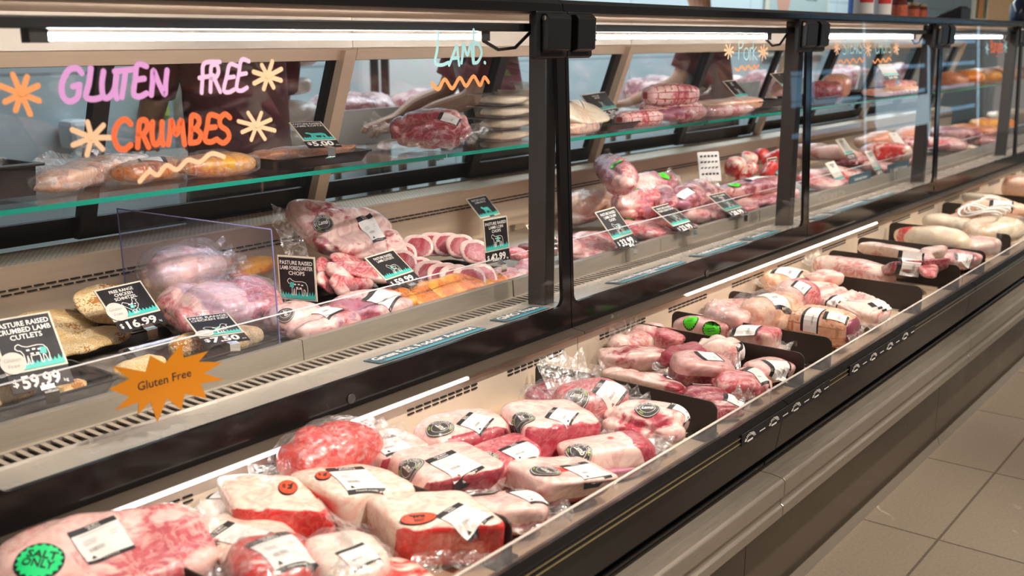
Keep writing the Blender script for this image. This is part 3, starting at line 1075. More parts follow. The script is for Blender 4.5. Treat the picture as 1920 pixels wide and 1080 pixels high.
def keep_in(root, vs):
    """keep loose film inside the compartment the pack lies in"""
    z = root.location.z
    lo, hi, zz = LIM['well'] if z < 0.70 else LIM['deck'] if z < 1.06 else LIM['shelf']
    mw = Matrix.LocRotScale(root.location, root.rotation_euler, None)
    mi = mw.inverted()
    out = []
    for v in vs:
        w = mw @ Vector(v)
        if zz < 0.6 and w.z > 0.615:
            lo2 = lo - 0.03
        else:
            lo2 = lo
        w.y = min(max(w.y, lo2), hi)
        w.z = max(w.z, zz)
        out.append(mi @ w)
    return out


def add_flap(root, L, W, H, side, length, seed, width=None, lift=0.0, mat='film', yoff=0.0, z0=None):
    """loose end of the bag: sheet leaving one end of the pack, crumpled. side: +x,-x,+y,-y"""
    nx, ny = 10, 7
    wd = width or (W if 'x' in side else L)
    vs = []
    r = random.Random(seed)
    o = Vector((seed * 1.7, seed * 0.9, 3.1))
    sg = 1 if side[0] == '+' else -1
    zc = H * 0.45 if z0 is None else z0
    for j in range(ny + 1):
        t = j / ny
        for i in range(nx + 1):
            c = i / nx - 0.5
            spread = 0.80 + 0.25 * t
            a = c * wd * spread + yoff
            out = (L if 'x' in side else W) / 2 * 0.90 + t * length * (1 + 0.25 * noise.noise(Vector((c * 3, 0, seed))))
            z = zc + lift * t * t + (0.3 + t) * 0.016 * noise.noise(Vector((c * 6, t * 2.2, 0)) + o) + 0.008 * math.sin(c * 17 + seed) * t
            z = max(z, 0.003)
            vs.append((sg * out, a, z) if 'x' in side else (a, sg * out, z))
    fs = [(j * (nx + 1) + i, j * (nx + 1) + i + 1, (j + 1) * (nx + 1) + i + 1, (j + 1) * (nx + 1) + i) for j in range(ny) for i in range(nx)]
    vs = keep_in(root, vs)
    MB().add(vs, fs).build('bag_film', M[mat], root, smooth=True, label='crumpled clear vacuum bag end')


def add_bag(root, L, W, H, seed, grow=1.12, mat='film_thin'):
    """loose clear bag round the whole pack"""
    vs, fs, _ = blob(L * grow, W * grow, H * grow, p=3.0, n=12, na=0.014, nf=16.0, seed=seed + 40)
    for v in vs:
        v.z -= H * (grow - 1) * 0.45
    vs = keep_in(root, vs)
    MB().add(vs, fs).build('bag_film', M[mat], root, smooth=True, label='loose crumpled clear bag')


_seed = [0]
GROUP = {}


def pack(name, label, cat, mat, a, b, W, H, z0, surf=WELL, p=3.6, n=12, tint=fat_top, labels=(), stickers=(), flaps=(), bag=0, roll=0.0, pitch=0.0,
         group=None, detail=1, grow=0.0, part='meat', bagmat='film_thin', **kw):
    """a vacuum pack: long axis between pixels a and b taken at its own mid height"""
    _seed[0] += 1
    sd = _seed[0]
    rr_ = abs(math.radians(roll))
    zc = surf + z0 + (H * math.cos(rr_) + W * 0.9 * math.sin(rr_)) / 2
    A, B = at_z(*a, zc), at_z(*b, zc)
    d = B - A
    L = d.length + grow
    C = (A + B) / 2
    yaw = math.atan2(d.y, d.x)
    root = thing(name, label, cat, (C.x, C.y, surf + z0), (math.radians(roll), math.radians(-pitch), yaw), group)
    vs, fs, ts = blob(L, W, H, p=p, n=n, tint=tint, seed=sd, **kw)
    MB().add(vs, fs).build(part, M[mat], root, smooth=True, tint=ts)
    # lift a tilted pack so that its lowest point rests on the surface it stands on
    R = root.rotation_euler.to_matrix()
    ws = [R @ v for v in vs]
    root.location.z = surf + z0 + 0.0006 - min(w.z for w in ws)
    if roll or pitch:
        for ax in (0, 1):
            root.location[ax] = C[ax] - (min(w[ax] for w in ws) + max(w[ax] for w in ws)) / 2
    lo_y, hi_y = (0.974, 1.464) if surf == WELL else (1.70, 2.275) if surf == DECK else (1.93, 2.27)
    y0_, y1_ = root.location.y + min(w.y for w in ws), root.location.y + max(w.y for w in ws)
    dy = hi_y - y1_ if y1_ > hi_y else max(0.0, lo_y - y0_)
    if dy and surf == WELL:
        root.location.y += max(-0.2, min(dy, 0.05))
    elif dy:
        um, vm = (a[0] + b[0]) / 2, (a[1] + b[1]) / 2
        ry_ = ray(um, vm)
        root.location.x += dy * ry_.x / ry_.y
        root.location.y += dy
        root.location.z = max(surf + 0.0006 - min(w.z for w in ws), root.location.z + dy * ry_.z / ry_.y)
    s = Surf(vs, fs, root)
    for lb in labels:
        lb = list(lb)
        add_label(root, s, *lb[:4], w=lb[4] if len(lb) > 4 else 0.075, detail=detail, warm=len(lb) > 5)
    for st in stickers:
        add_sticker(root, s, st[0], st[1], st[2], st[3] if len(st) > 3 else 'lamb', detail=detail, ang=st[4] if len(st) > 4 else 0)
    for k, f in enumerate(flaps):
        add_flap(root, L, W, H, f[0], f[1], sd * 3 + k, lift=f[2] if len(f) > 2 else 0.0, width=f[3] if len(f) > 3 else None)
    if bag:
        add_bag(root, L, W, H, sd, bag, bagmat)
    return root


# ------------------------------------------------------------------ dividers of the meat well
def divider(u0, v0, u1, v1, label, h=0.082):
    """dark plate across the well between two pixels of its top edge"""
    A, B = at_z(u0, v0, WELL + h), at_z(u1, v1, WELL + h)
    A.y, B.y = min(A.y, 1.462), max(B.y, 0.972)
    x = (A.x + B.x) / 2
    ya, yb = A.y, B.y
    t = thing('well_divider', label, 'divider', (x, (ya + yb) / 2, WELL), (0, 0, 0), 'dark dividers across the meat well')
    r, L = 0.02, ya - yb
    pts = [(-L / 2, 0.0), (L / 2, 0.0)]
    for k in range(6):
        a = math.radians(18 * k)
        pts.append((L / 2 - r + r * math.cos(a), h - r + r * math.sin(a)))
    for k in range(6):
        a = math.radians(90 + 18 * k)
        pts.append((-L / 2 + r + r * math.cos(a), h - r + r * math.sin(a)))
    MB().prism(pts, -0.002, 0.002).build('plate', M['divider'], t, bevel=0.0008)
    for sg in (-1, 1):
        MB().box(-0.03, 0.03, sg * (L / 2 - 0.035) - 0.025, sg * (L / 2 - 0.035) + 0.025, 0.0, 0.004).build('foot', M['divider'], t)
    return t


divider(640, 838, 955, 1003, 'dark divider between the white-fat beef and the stickered lamb')
divider(338, 1050, 520, 1160, 'dark divider at the bottom edge of the photo beside the salt-only roast')
divider(1045, 662, 1335, 783, 'dark divider in front of the fatty pink slabs, left of the mixed offcuts')
divider(1228, 590, 1494, 684, 'dark divider behind the mixed offcuts and in front of the green-stickered lamb')
divider(1295, 568, 1557, 656, 'dark divider behind the green-stickered lamb, in front of the pork rolls')
divider(1374, 541, 1420, 556, 'short-looking dark divider mostly hidden by the rolled pork')
divider(1488, 497, 1733, 547, 'dark divider behind the long rack of ribs')
divider(1585, 456, 1830, 520, 'dark divider behind the long pink belly strip')
divider(1627, 437, 1840, 480, 'dark divider in front of the long pale shank')
divider(1682, 410, 1884, 447, 'tall-looking dark divider with rounded corner behind the pale shank')
divider(1797, 367, 1960, 412, 'dark divider in front of the long pale sausage')
divider(1838, 352, 1990, 385, 'furthest dark divider in the well')

# ------------------------------------------------------------------ packs in the meat well
BEEF, LAMB = 'vacuum_packed_beef', 'vacuum_packed_lamb'
G1, G2, G3 = 'beef packs in the nearest well section', 'stickered lamb packs in the well', 'offcut packs between the dividers'
pack('vacuum_packed_roast', 'large pink roast with mint SALT ONLY sticker at lower left', 'meat pack', 'lamb_pink', (-30, 1078), (380, 985), 0.18, 0.095, 0.02,
     n=24, p=3.4, warp=0.1, roll=22, tint=lambda q, n: (0.56 + 1.0 * n, 0, 0), na=0.009, crease=0.003, labels=[(170, 984, 212, 1044, 0.07)], stickers=[(74, 1052, 0.032, 'salt', 10)], detail=2, taper=0.1,
     flaps=[('+x', 0.03)])
pack(BEEF, 'red beef pack with blank white label under the SALT ONLY roast', 'meat pack', 'beef', (215, 1105), (375, 1060), 0.12, 0.06, 0.015, group=G1,
     n=16, p=3, tint=lean, labels=[(280, 1060, 330, 1085, 0.07)], flaps=[('+x', 0.05, 0.03)], detail=1)
pack(BEEF, 'cream fat-covered beef slab tucked under the light strip', 'meat pack', 'white_fat', (300, 950), (472, 880), 0.12, 0.07, 0.010, group=G1, n=16,
     tint=fat_end, labels=[(405, 890, 440, 920, 0.062)], flaps=[('+y', 0.03)], detail=2)
pack(BEEF, 'bright red beef cut in a shiny crinkled bag against the well back', 'meat pack', 'beef', (500, 872), (668, 808), 0.13, 0.10, 0.04, group=G1, n=18, p=2.6,
     tint=lean, na=0.014, crease=0.006, bag=1.10, flaps=[('+x', 0.06, 0.02), ('-x', 0.05, 0.0)], detail=2)
pack(BEEF, 'white fat beef slab with red cut face and sticker below the bright red bag', 'meat pack', 'beef', (432, 972), (598, 942), 0.150, 0.085, 0.020, group=G1, n=20, p=7.0,
     tint=fat_end, stickers=[(540, 915, 0.026, 'red', 60)], flaps=[('-x', 0.05, 0.0), ('+x', 0.02, -0.03)], detail=2)
pack(BEEF, 'cream white fat beef slab with label leaning on the nearest divider', 'meat pack', 'beef', (588, 950), (742, 905), 0.16, 0.08, 0.02, group=G1, n=20, p=6.0,
     tint=lambda q, n: (0.92 if q.z > -0.55 else 0.2, 0, 0), labels=[(644, 872, 690, 925, 0.068)], stickers=[(606, 893, 0.022, 'red', 50)], flaps=[('-x', 0.03, 0.0)], detail=2)
pack(BEEF, 'white fat beef slab with half-hidden red sticker at its left corner', 'meat pack', 'beef', (385, 1035), (540, 1000), 0.15, 0.07, 0.012, group=G1, n=18, p=6.0,
     tint=lambda q, n: (0.92 if q.z > -0.4 else 0.2, 0, 0), labels=[(405, 993, 492, 1016, 0.06)], stickers=[(392, 1030, 0.026, 'red', 40)], flaps=[('-y', 0.04, -0.01)], detail=2)
pack(BEEF, 'red beef pack with tilted white label at bottom centre', 'meat pack', 'beef', (425, 1080), (585, 1055), 0.15, 0.085, 0.02, group=G1, n=18, p=3.2,
     tint=lambda q, n: (0.35 + n, 0, 0), labels=[(498, 1008, 560, 1065, 0.07)], flaps=[('-x', 0.04, 0.0), ('+x', 0.05, 0.02)], bag=1.1, detail=2)
pack(BEEF, 'cream beef pack in loose bag with small dark label edge left of the large cut', 'meat pack', 'white_fat', (580, 1075), (715, 1040), 0.15, 0.07, 0.012, group=G1, n=16, p=3.2,
     tint=lambda q, n: (0.8 + n, 0, 0), labels=[(655, 1030, 688, 1058, 0.05)], flaps=[('-x', 0.07, 0.02), ('-y', 0.03, 0.0)], bag=1.08, detail=1)
pack(BEEF, 'red beef pack with white fat at the very bottom edge of the photo', 'meat pack', 'beef', (660, 1110), (790, 1075), 0.13, 0.05, 0.0, group=G1, n=14,
     tint=lambda q, n: (0.5 + n, 0, 0), detail=1)
pack(BEEF, 'thick beef block with fat cap, bright red side and red oval sticker', 'meat pack', 'beef', (728, 1012), (915, 975), 0.155, 0.095, 0.0, group=G1, n=26, p=7.0,
     tint=fat_side, na=0.005, labels=[(838, 955, 905, 990, 0.062)], stickers=[(785, 974, 0.030, 'red', -5)],
     flaps=[('-x', 0.09, 0.05), ('+x', 0.03, -0.03), ('-y', 0.02, -0.03, 0.14)], detail=2)
# lamb section
pack(LAMB, 'pale lamb slab with red edge and label beside the well back', 'meat pack', 'lamb', (682, 872), (765, 830), 0.13, 0.06, 0.02, group=G2, n=18, p=7.0, tint=fat_end,
     blood=(-0.2, -0.2, 0.03), labels=[(712, 822, 752, 850, 0.06)], flaps=[('+y', 0.07, 0.05)], detail=2)
pack(LAMB, 'rounded lamb roast with sticker at its left, at the back of the well', 'meat pack', 'lamb', (785, 835), (945, 800), 0.14, 0.085, 0.02, group=G2, n=22, p=3.0, tint=fat_end,
     labels=[(868, 784, 915, 800, 0.06)], stickers=[(825, 803, 0.028, 'lamb', 25)], flaps=[('-y', 0.07, 0.03, 0.10)], detail=2)
pack(LAMB, 'lamb slab with blood streak along its fat beside the nearest divider', 'meat pack', 'lamb', (755, 905), (890, 872), 0.165, 0.075, 0.015, group=G2, n=24, p=8.0, tint=fat_end,
     blood=(-0.15, -0.1, 0.045), labels=[(822, 855, 882, 903, 0.062)], stickers=[(765, 879, 0.027, 'lamb', 30)], detail=2, flaps=[('-y', 0.03, -0.02)])
pack(LAMB, 'lean dark pink lamb piece with sticker, behind the blood-streaked slab', 'meat pack', 'lamb_pink', (880, 880), (1000, 855), 0.125, 0.07, 0.02, group=G2, n=20, p=6.0,
     tint=lambda q, n: (0.22 + n if q.z > 0.2 else 0.75, 0, 0), labels=[(958, 834, 990, 872, 0.06)], stickers=[(908, 863, 0.028, 'lamb', 5)], detail=2)
pack(LAMB, 'thick lamb roast with dark red cut face in the middle of the lamb section', 'meat pack', 'lamb', (955, 825), (1102, 795), 0.14, 0.095, 0.012, group=G2, n=24, p=7.0, tint=fat_end,
     labels=[(1030, 772, 1078, 785, 0.06)], stickers=[(978, 785, 0.027, 'lamb', 40)], flaps=[('-x', 0.06, 0.0), ('+x', 0.05, -0.05)], detail=2)
pack(LAMB, 'lamb roast lying lowest against the steel rim below the sticker row', 'meat pack', 'lamb', (872, 965), (1020, 950), 0.12, 0.07, 0.005, group=G2, n=20, p=3.4, tint=fat_top,
     labels=[(968, 918, 1018, 945, 0.05)], stickers=[(908, 917, 0.026, 'lamb', 30)], flaps=[('+x', 0.06, -0.01), ('-y', 0.03, 0.0)], detail=2)
pack(LAMB, 'flat lamb slab with bright red blood patch below its sticker', 'meat pack', 'lamb', (1000, 925), (1150, 895), 0.15, 0.07, 0.01, group=G2, n=24, p=7.0,
     tint=lambda q, n: (0.9 if q.z > -0.3 else 0.3, 0, 0), blood=(-0.25, -0.15, 0.035), labels=[(1072, 872, 1122, 903, 0.062)], stickers=[(1023, 885, 0.028, 'lamb', 20)],
     flaps=[('-x', 0.03, 0.02), ('+x', 0.04, -0.01)], detail=2)
pack(LAMB, 'long low lamb piece with purple end crossing the rim', 'meat pack', 'lamb', (1062, 858), (1240, 842), 0.10, 0.06, 0.02, group=G2, n=20, p=3.6,
     tint=lambda q, n: (0.1 if q.x > 0.5 else 0.85, 0, 0.3 if q.x > 0.5 else 0), blood=(0.15, 0, 0.02), stickers=[(1085, 845, 0.026, 'lamb', 40)], flaps=[('+x', 0.06, -0.02)], detail=2)
pack(LAMB, 'dark purple lamb piece underneath the long low piece', 'meat pack', 'dark', (1090, 885), (1190, 868), 0.09, 0.04, 0.0, group=G2, n=14, tint=silver, flaps=[('+x', 0.06, 0.01)])
pack(LAMB, 'lamb rump standing up in a tall loose bag with sticker', 'meat pack', 'lamb_pink', (1048, 762), (1165, 742), 0.12, 0.085, 0.03, group=G2, n=20, p=3.2, tint=lean,
     labels=[(1118, 722, 1165, 752, 0.065)], stickers=[(1080, 743, 0.028, 'lamb', 10)], flaps=[('+y', 0.09, 0.07, 0.12), ('+x', 0.05, 0.01)], bag=1.10, detail=2)
pack(LAMB, 'dark red unlabelled lamb piece behind the tall loose bag', 'meat pack', 'dark', (1000, 755), (1075, 725), 0.10, 0.07, 0.01, group=G2, n=14, p=2.6, tint=lean, bag=1.06)
pack(LAMB, 'pair of pale lamb leg pieces in a crinkled bag beside the second divider', 'meat pack', 'lamb', (1160, 790), (1325, 808), 0.13, 0.08, 0.02, group=G2, n=20, p=2.6, tint=fatty, crease=0.014,
     nf=7.0, labels=[(1258, 758, 1318, 785, 0.055)], stickers=[(1214, 767, 0.026, 'lamb', 0)], flaps=[('-x', 0.06, 0.0), ('-y', 0.04, -0.02)], detail=2)
pack(LAMB, 'small dark lamb piece below the pale leg pieces', 'meat pack', 'dark', (1150, 830), (1215, 815), 0.07, 0.045, 0.0, group=G2, n=12, tint=silver, flaps=[('-y', 0.03)])
# offcuts section
OC = 'offcut_pack'
pack(OC, 'orange-fatted piece at the back left of the offcuts', 'meat pack', 'pork', (1130, 650), (1195, 622), 0.10, 0.06, 0.02, group=G3, n=16, crease=0.007, tint=lambda q, n: (0.55 + 1.1 * n, 0, 0), p=2.6, flaps=[('+y', 0.07, 0.06, 0.08), ('-x', 0.05, 0.04, 0.08)])
pack(OC, 'smooth pink piece along the divider at the back of the offcuts', 'meat pack', 'lamb_pink', (1190, 622), (1285, 642), 0.09, 0.06, 0.025, group=G3, n=16, crease=0.007, tint=lambda q, n: (0.45 + 1.1 * n, 0, 0), p=3, flaps=[('-x', 0.05, 0.03, 0.08)])
pack(OC, 'long pale fatty slab across the upper part of the offcuts', 'meat pack', 'lamb', (1125, 668), (1258, 672), 0.11, 0.06, 0.02, group=G3, n=16, tint=lambda q, n: (0.55 + 1.1 * n, 0, 0), crease=0.006, flaps=[('+x', 0.04, -0.01)])
pack(OC, 'cream pink slab with clear bag end along the second divider', 'meat pack', 'lamb', (1140, 700), (1285, 732), 0.09, 0.05, 0.015, group=G3, n=18, crease=0.008, tint=lambda q, n: (0.55 + 1.1 * n, 0, 0), labels=[(1250, 702, 1280, 716, 0.035)], flaps=[('-x', 0.06, 0.01)])
pack(OC, 'chunky piece with deep red cut face in the middle of the offcuts', 'meat pack', 'dark', (1255, 695), (1375, 690), 0.12, 0.085, 0.012, group=G3, n=18, p=3.6,
     tint=lambda q, n: (0.9 + n if q.z > 0.1 else 0.15 + n, 0, 0), labels=[(1310, 668, 1350, 670, 0.05)], flaps=[('-x', 0.04, 0)])
pack(OC, 'folded pink piece with side label at the back of the offcuts', 'meat pack', 'pork', (1300, 655), (1395, 665), 0.11, 0.08, 0.03, group=G3, n=16, p=2.6, tint=lambda q, n: (0.45 + 1.1 * n, 0, 0), crease=0.01, labels=[(1385, 650, 1405, 690, 0.04)])
pack(OC, 'bony pale piece with label left of the folded pink piece', 'meat pack', 'lamb', (1235, 668), (1320, 660), 0.09, 0.05, 0.045, group=G3, n=14, tint=lambda q, n: (0.55 + 1.1 * n, 0, 0), crease=0.008)
pack(OC, 'dark lumpy piece under a white label near the rim', 'meat pack', 'dark', (1275, 745), (1362, 735), 0.085, 0.05, 0.01, group=G3, n=14, p=2.5, tint=lean, crease=0.01, labels=[(1290, 722, 1340, 722, 0.03)])
pack(OC, 'wide raw pink piece with slanting label near the rim', 'meat pack', 'lamb_pink', (1345, 722), (1455, 720), 0.13, 0.065, 0.01, group=G3, n=18, p=2.8, tint=mixed, crease=0.008, labels=[(1395, 692, 1440, 718, 0.035)], flaps=[('+y', 0.05, 0.05, 0.05)])
pack(OC, 'dark piece with curled white label at the rim end of the divider', 'meat pack', 'dark', (1325, 775), (1400, 760), 0.08, 0.05, 0.005, group=G3, n=14, tint=mixed, crease=0.008, labels=[(1360, 743, 1400, 752, 0.03)], flaps=[('+x', 0.04, 0.02)])
pack(OC, 'pack with broad white label at the rim end of the third divider', 'meat pack', 'lamb_pink', (1425, 705), (1490, 690), 0.10, 0.05, 0.02, group=G3, n=14, tint=mixed, labels=[(1440, 685, 1480, 698, 0.06)], flaps=[('-x', 0.03, 0.0)])
# green-stickered lamb between the third and fourth dividers
G4 = 'lamb leg packs between the third and fourth dividers'
pack(LAMB, 'lamb leg with two green stickers between the third and fourth dividers', 'meat pack', 'lamb_pink', (1278, 605), (1375, 622), 0.11, 0.06, 0.02, group=G4, n=16, tint=mixed,
     stickers=[(1334, 619, 0.024, 'green'), (1295, 602, 0.022, 'green')], flaps=[('+y', 0.06, 0.05, 0.10)])
pack(LAMB, 'bagged lamb with milky white bag end behind the green stickers', 'meat pack', 'lamb_pink', (1325, 592), (1400, 608), 0.10, 0.08, 0.03, group=G4, n=14, tint=fatty, bag=1.12, bagmat='film')
pack(LAMB, 'lamb pack with large square white label between the third and fourth dividers', 'meat pack', 'lamb_pink', (1370, 625), (1460, 640), 0.11, 0.07, 0.02, group=G4, n=16, tint=mixed,
     labels=[(1374, 618, 1424, 617, 0.07)], flaps=[('+x', 0.05, 0.0)])
pack(LAMB, 'small pink lamb end at the rim between the third and fourth dividers', 'meat pack', 'lamb_pink', (1435, 655), (1472, 664), 0.06, 0.035, 0.0, group=G4, tint=mixed)
# pork section
PK, G5 = 'rolled_pork_pack', 'rolled pork packs in the well'
pack('vacuum_packed_pork', 'streaky pink pork slab behind the fourth divider', 'meat pack', 'pork', (1308, 578), (1415, 572), 0.10, 0.06, 0.01, n=16, tint=lambda q, n: (0.4 + n, 0, 0), p=3)
pack(PK, 'big rolled pork shoulder with orange rind in a white bag', 'meat pack', 'skin', (1398, 598), (1490, 570), 0.15, 0.12, 0.02, group=G5, n=20, p=2.4, tint=band_third, na=0.012, crease=0.006, labels=[(1425, 545, 1470, 585, 0.06)], bag=1.06)
pack(PK, 'rolled pork with pale label furthest back against the well wall', 'meat pack', 'skin', (1420, 530), (1500, 520), 0.13, 0.09, 0.008, group=G5, n=16, p=2.5, tint=band_third, labels=[(1450, 505, 1500, 518, 0.07)], flaps=[('-x', 0.06, 0.03)])
pack(PK, 'dark red pork end lying on top of the rolls', 'meat pack', 'lamb_pink', (1465, 555), (1530, 548), 0.11, 0.09, 0.06, group=G5, n=16, p=2.5, tint=lambda q, n: (0.3 + n - 0.3 * q.x, 0, 0), labels=[(1490, 530, 1515, 545, 0.04)])
pack(PK, 'cylinder of rolled pork with dark end by the rim', 'meat pack', 'skin', (1488, 600), (1615, 622), 0.125, 0.10, 0.012, group=G5, n=22, p=3.0, tint=end_third, net=12, na=0.003,
     labels=[(1505, 588, 1538, 594, 0.075), (1545, 590, 1590, 602, 0.03)], flaps=[('+x', 0.03, -0.02)])
pack('pork_rib_rack', 'long rack of pink pork ribs beside the rolled pork', 'ribs', 'pork', (1508, 540), (1685, 600), 0.16, 0.06, 0.02, n=26, p=3.6, tint=lambda q, n: (0.3 + n * 0.6, 0, 0), ribs=26, rib_a=0.010,
     labels=[(1555, 560, 1575, 568, 0.05), (1645, 575, 1672, 582, 0.04)], flaps=[('+x', 0.04, -0.02)])
pack('pork_rib_rack', 'smaller folded pork piece resting on the back end of the rib rack', 'ribs', 'pork', (1508, 520), (1580, 520), 0.10, 0.05, 0.065, n=14, tint=fatty, crease=0.008)
pack('vacuum_packed_pork', 'flat white-labelled pork pack low under the fourth divider front', 'meat pack', 'pork', (1480, 625), (1570, 645), 0.05, 0.03, 0.0, tint=fatty, labels=[(1500, 618, 1550, 634, 0.03)])
# further sections
G6 = 'packs in the far sections of the well'
FP = 'vacuum_packed_meat'
pack(FP, 'long streaky pink belly strip behind the rib rack', 'meat pack', 'pork', (1530, 492), (1675, 522), 0.12, 0.08, 0.012, group=G6, n=18, p=2.8, tint=lambda q, n: (0.42 + n, 0, 0), flaps=[('-x', 0.06, 0.03)])
t = pack(FP, 'dark-backed pack of meat strips with square white label', 'meat pack', 'dark', (1670, 510), (1775, 505), 0.17, 0.04, 0.03, group=G6, n=14, p=6, tint=lambda q, n: (0.1, 0, 0), labels=[(1682, 492, 1730, 498, 0.08)], roll=-22)
pack(FP, 'pink meat strip lying over the dark-backed pack', 'meat pack', 'lamb_pink', (1752, 480), (1768, 520), 0.06, 0.03, 0.08, group=G6, tint=mixed)
pack(FP, 'pink bagged pack with white label at the rim beyond the dark-backed pack', 'meat pack', 'lamb_pink', (1780, 495), (1830, 485), 0.14, 0.06, 0.02, group=G6, n=14, tint=mixed, labels=[(1790, 480, 1822, 492, 0.07)], bag=1.08)
pack(FP, 'long thin pink strip beside the first far divider', 'meat pack', 'pork', (1615, 462), (1735, 482), 0.07, 0.05, 0.03, group=G6, n=14, tint=fatty)
pack(FP, 'pale knuckle piece on top of the white-labelled pack', 'meat pack', 'pork', (1722, 476), (1772, 472), 0.08, 0.05, 0.07, group=G6, n=12, tint=fatty, crease=0.01)
pack(FP, 'long pale shank with pink end between the far dividers', 'meat pack', 'pale', (1680, 437), (1812, 466), 0.10, 0.09, 0.03, group=G6, n=16, p=2.4, tint=lambda q, n: (0.5 + n if q.x > -0.5 else 0.1, 0.7 if -0.75 < q.x < -0.4 else 0, 0), taper=-0.5)
pack(FP, 'pink piece in grey bag at the end of the pale shank', 'meat pack', 'pork', (1810, 470), (1880, 462), 0.13, 0.08, 0.02, group=G6, n=14, tint=mixed, bag=1.08)
pack('poultry_pack', 'pale poultry piece with peaked bag behind the tall-looking divider', 'poultry pack', 'pale', (1735, 412), (1830, 428), 0.13, 0.08, 0.03, group=G6, n=14, p=2.4, tint=fatty, flaps=[('+y', 0.07, 0.08, 0.08)])
pack('poultry_pack', 'large pale bird in clear wrap at the right edge of the photo', 'poultry pack', 'pale', (1835, 440), (1925, 425), 0.18, 0.11, 0.02, group=G6, n=16, p=2.3, tint=mixed, bag=1.05)
for k, (a, b) in enumerate((((1775, 410), (1905, 418)), ((1790, 396), (1915, 405)), ((1800, 388), (1930, 395)))):
    pack('smoked_sausage_pack', ['front', 'middle', 'back'][k] + ' brown smoked sausage pack tied with white string', 'sausage pack', 'sausage', a, b, 0.09, 0.07, 0.04 + 0.03 * k, n=14, p=2.3,
         tint=mixed, ribs=30, rib_a=0.004, group='smoked sausage packs at the far right', labels=[(b[0] - 75, b[1] - 14, b[0] - 30, b[1] - 8, 0.05)] if k else ())
pack('pale_sausage', 'long pale sausage lying above the string-tied sausages', 'sausage', 'pale', (1805, 368), (1915, 388), 0.09, 0.07, 0.06, n=14, p=2.2, tint=fatty, taper=0.2)
pack('smoked_sausage_pack', 'brown pack at the furthest visible end of the well', 'sausage pack', 'sausage', (1880, 348), (1960, 352), 0.2, 0.10, 0.02, n=12, tint=mixed)
# white string round the sausages
sm = MB()
P0 = at_z(1850, 392, WELL + 0.15)
for k in range(5):
    c0 = P0 + Vector((k * 0.07 - 0.1, 0.0, 0.0))
    sm.tube([c0 + Vector((0.05 * math.cos(t) * (1 if k % 2 else 1.6), 0.08 * math.sin(t), 0.015 * math.sin(2 * t))) for t in [2 * math.pi * i / 16 for i in range(17)]], 0.005, 6)
tag(sm.build('string', M['white_paper'], smooth=True), 'white loops of string on the smoked sausages', 'string')


# ------------------------------------------------------------------ trays, price cards and food behind the glass
def tray(name, label, fr, L, D, h, z0, surf, group=None, yaw=0.0, cover=False, ymin=None):
    """black plastic tray: fr = pixel of its front right lip corner, L along the counter, D front to back"""
    P = at_z(*fr, surf + z0 + h)
    ymin = ymin or (1.705 if surf == DECK else 1.93)
    if P.y < ymin:
        P = at_y(*fr, ymin)
        z0 = max(0.0, P.z - surf - h)
    c, s_ = math.cos(yaw), math.sin(yaw)
    ctr = Vector((P.x - (L * c - -D * -s_) / 2 if False else P.x - L / 2 * c - D / 2 * s_, P.y - L / 2 * s_ + D / 2 * c, surf + z0))
    t = thing(name, label, 'tray', ctr, (0, 0, yaw), group)
    mb = MB()
    rows = []
    r = min(L, D) * 0.12
    for k, (gx, z, inner) in enumerate(((-0.018, 0.0, 0), (-0.004, h - 0.004, 0), (0.0, h - 0.004, 0), (0.0, h, 0), (-0.006, h, 0), (-0.010, h - 0.005, 0), (-0.022, 0.003, 0))):
        row = []
        for cx, cy, a0 in ((1, -1, -90), (1, 1, 0), (-1, 1, 90), (-1, -1, 180)):
            for q in range(5):
                a = math.radians(a0 + 22.5 * q)
                row.append((cx * (L / 2 + gx - r) + r * math.cos(a), cy * (D / 2 + gx - r) + r * math.sin(a), z))
        rows.append(row)
    n = len(rows[0])
    vs = [p for rw in rows for p in rw]
    fs = [(k * n + i, k * n + (i + 1) % n, (k + 1) * n + (i + 1) % n, (k + 1) * n + i) for k in range(len(rows) - 1) for i in range(n)]
    fs += [tuple(range(n - 1, -1, -1)), tuple(range((len(rows) - 1) * n, len(rows) * n))]
    mb.add(vs, fs).build('tray_body', M['black_tray'], t)
    if cover:
        nx = 12
        gv = [((i / nx - 0.5) * (L - 0.01), (j / nx - 0.5) * (D - 0.01), h + 0.001 + cover * math.sin(math.pi * i / nx) * math.sin(math.pi * j / nx)) for j in range(nx + 1) for i in range(nx + 1)]
        MB().add(gv, [(j * (nx + 1) + i, j * (nx + 1) + i + 1, (j + 1) * (nx + 1) + i + 1, (j + 1) * (nx + 1) + i) for j in range(nx) for i in range(nx)]).build('wrap_film', M['film_thin'], t, smooth=True, label='stretched clear film')
    return t


def item(name, label, cat, mat, px, z, size, rot=(0, 0, 0), group=None, surf=DECK, p=2.6, n=10, tint=mixed, extra=None, **kw):
    """one piece of food: px = pixel of its centre at height surf+z"""
    _seed[0] += 1
    P = at_z(*px, surf + z)
    vs, fs, ts = blob(*size, p=p, n=n, tint=tint, seed=_seed[0], **kw)
    for v in vs:
        v.z -= size[2] / 2
    o = MB().add(vs, fs).build(name, M[mat], None, smooth=True, tint=ts)
    o.rotation_euler = tuple(math.radians(a) for a in rot)
    R = o.rotation_euler.to_matrix()
    ws = [R @ v for v in vs]
    P.z = max(P.z, surf + 0.001 - min(w.z for w in ws))
    lo, hi = (1.70, 2.28) if surf == DECK else (1.93, 2.27)
    y0_, y1_ = P.y + min(w.y for w in ws), P.y + max(w.y for w in ws)
    dy = hi - y1_ if y1_ > hi else max(0.0, lo - y0_)
    if dy:
        r_ = ray(*px)
        P = P + r_ * (dy / r_.y)
        P.z = max(P.z, surf + 0.001 - min(w.z for w in ws))
    o.location = P
    return tag(o, label, cat, group)


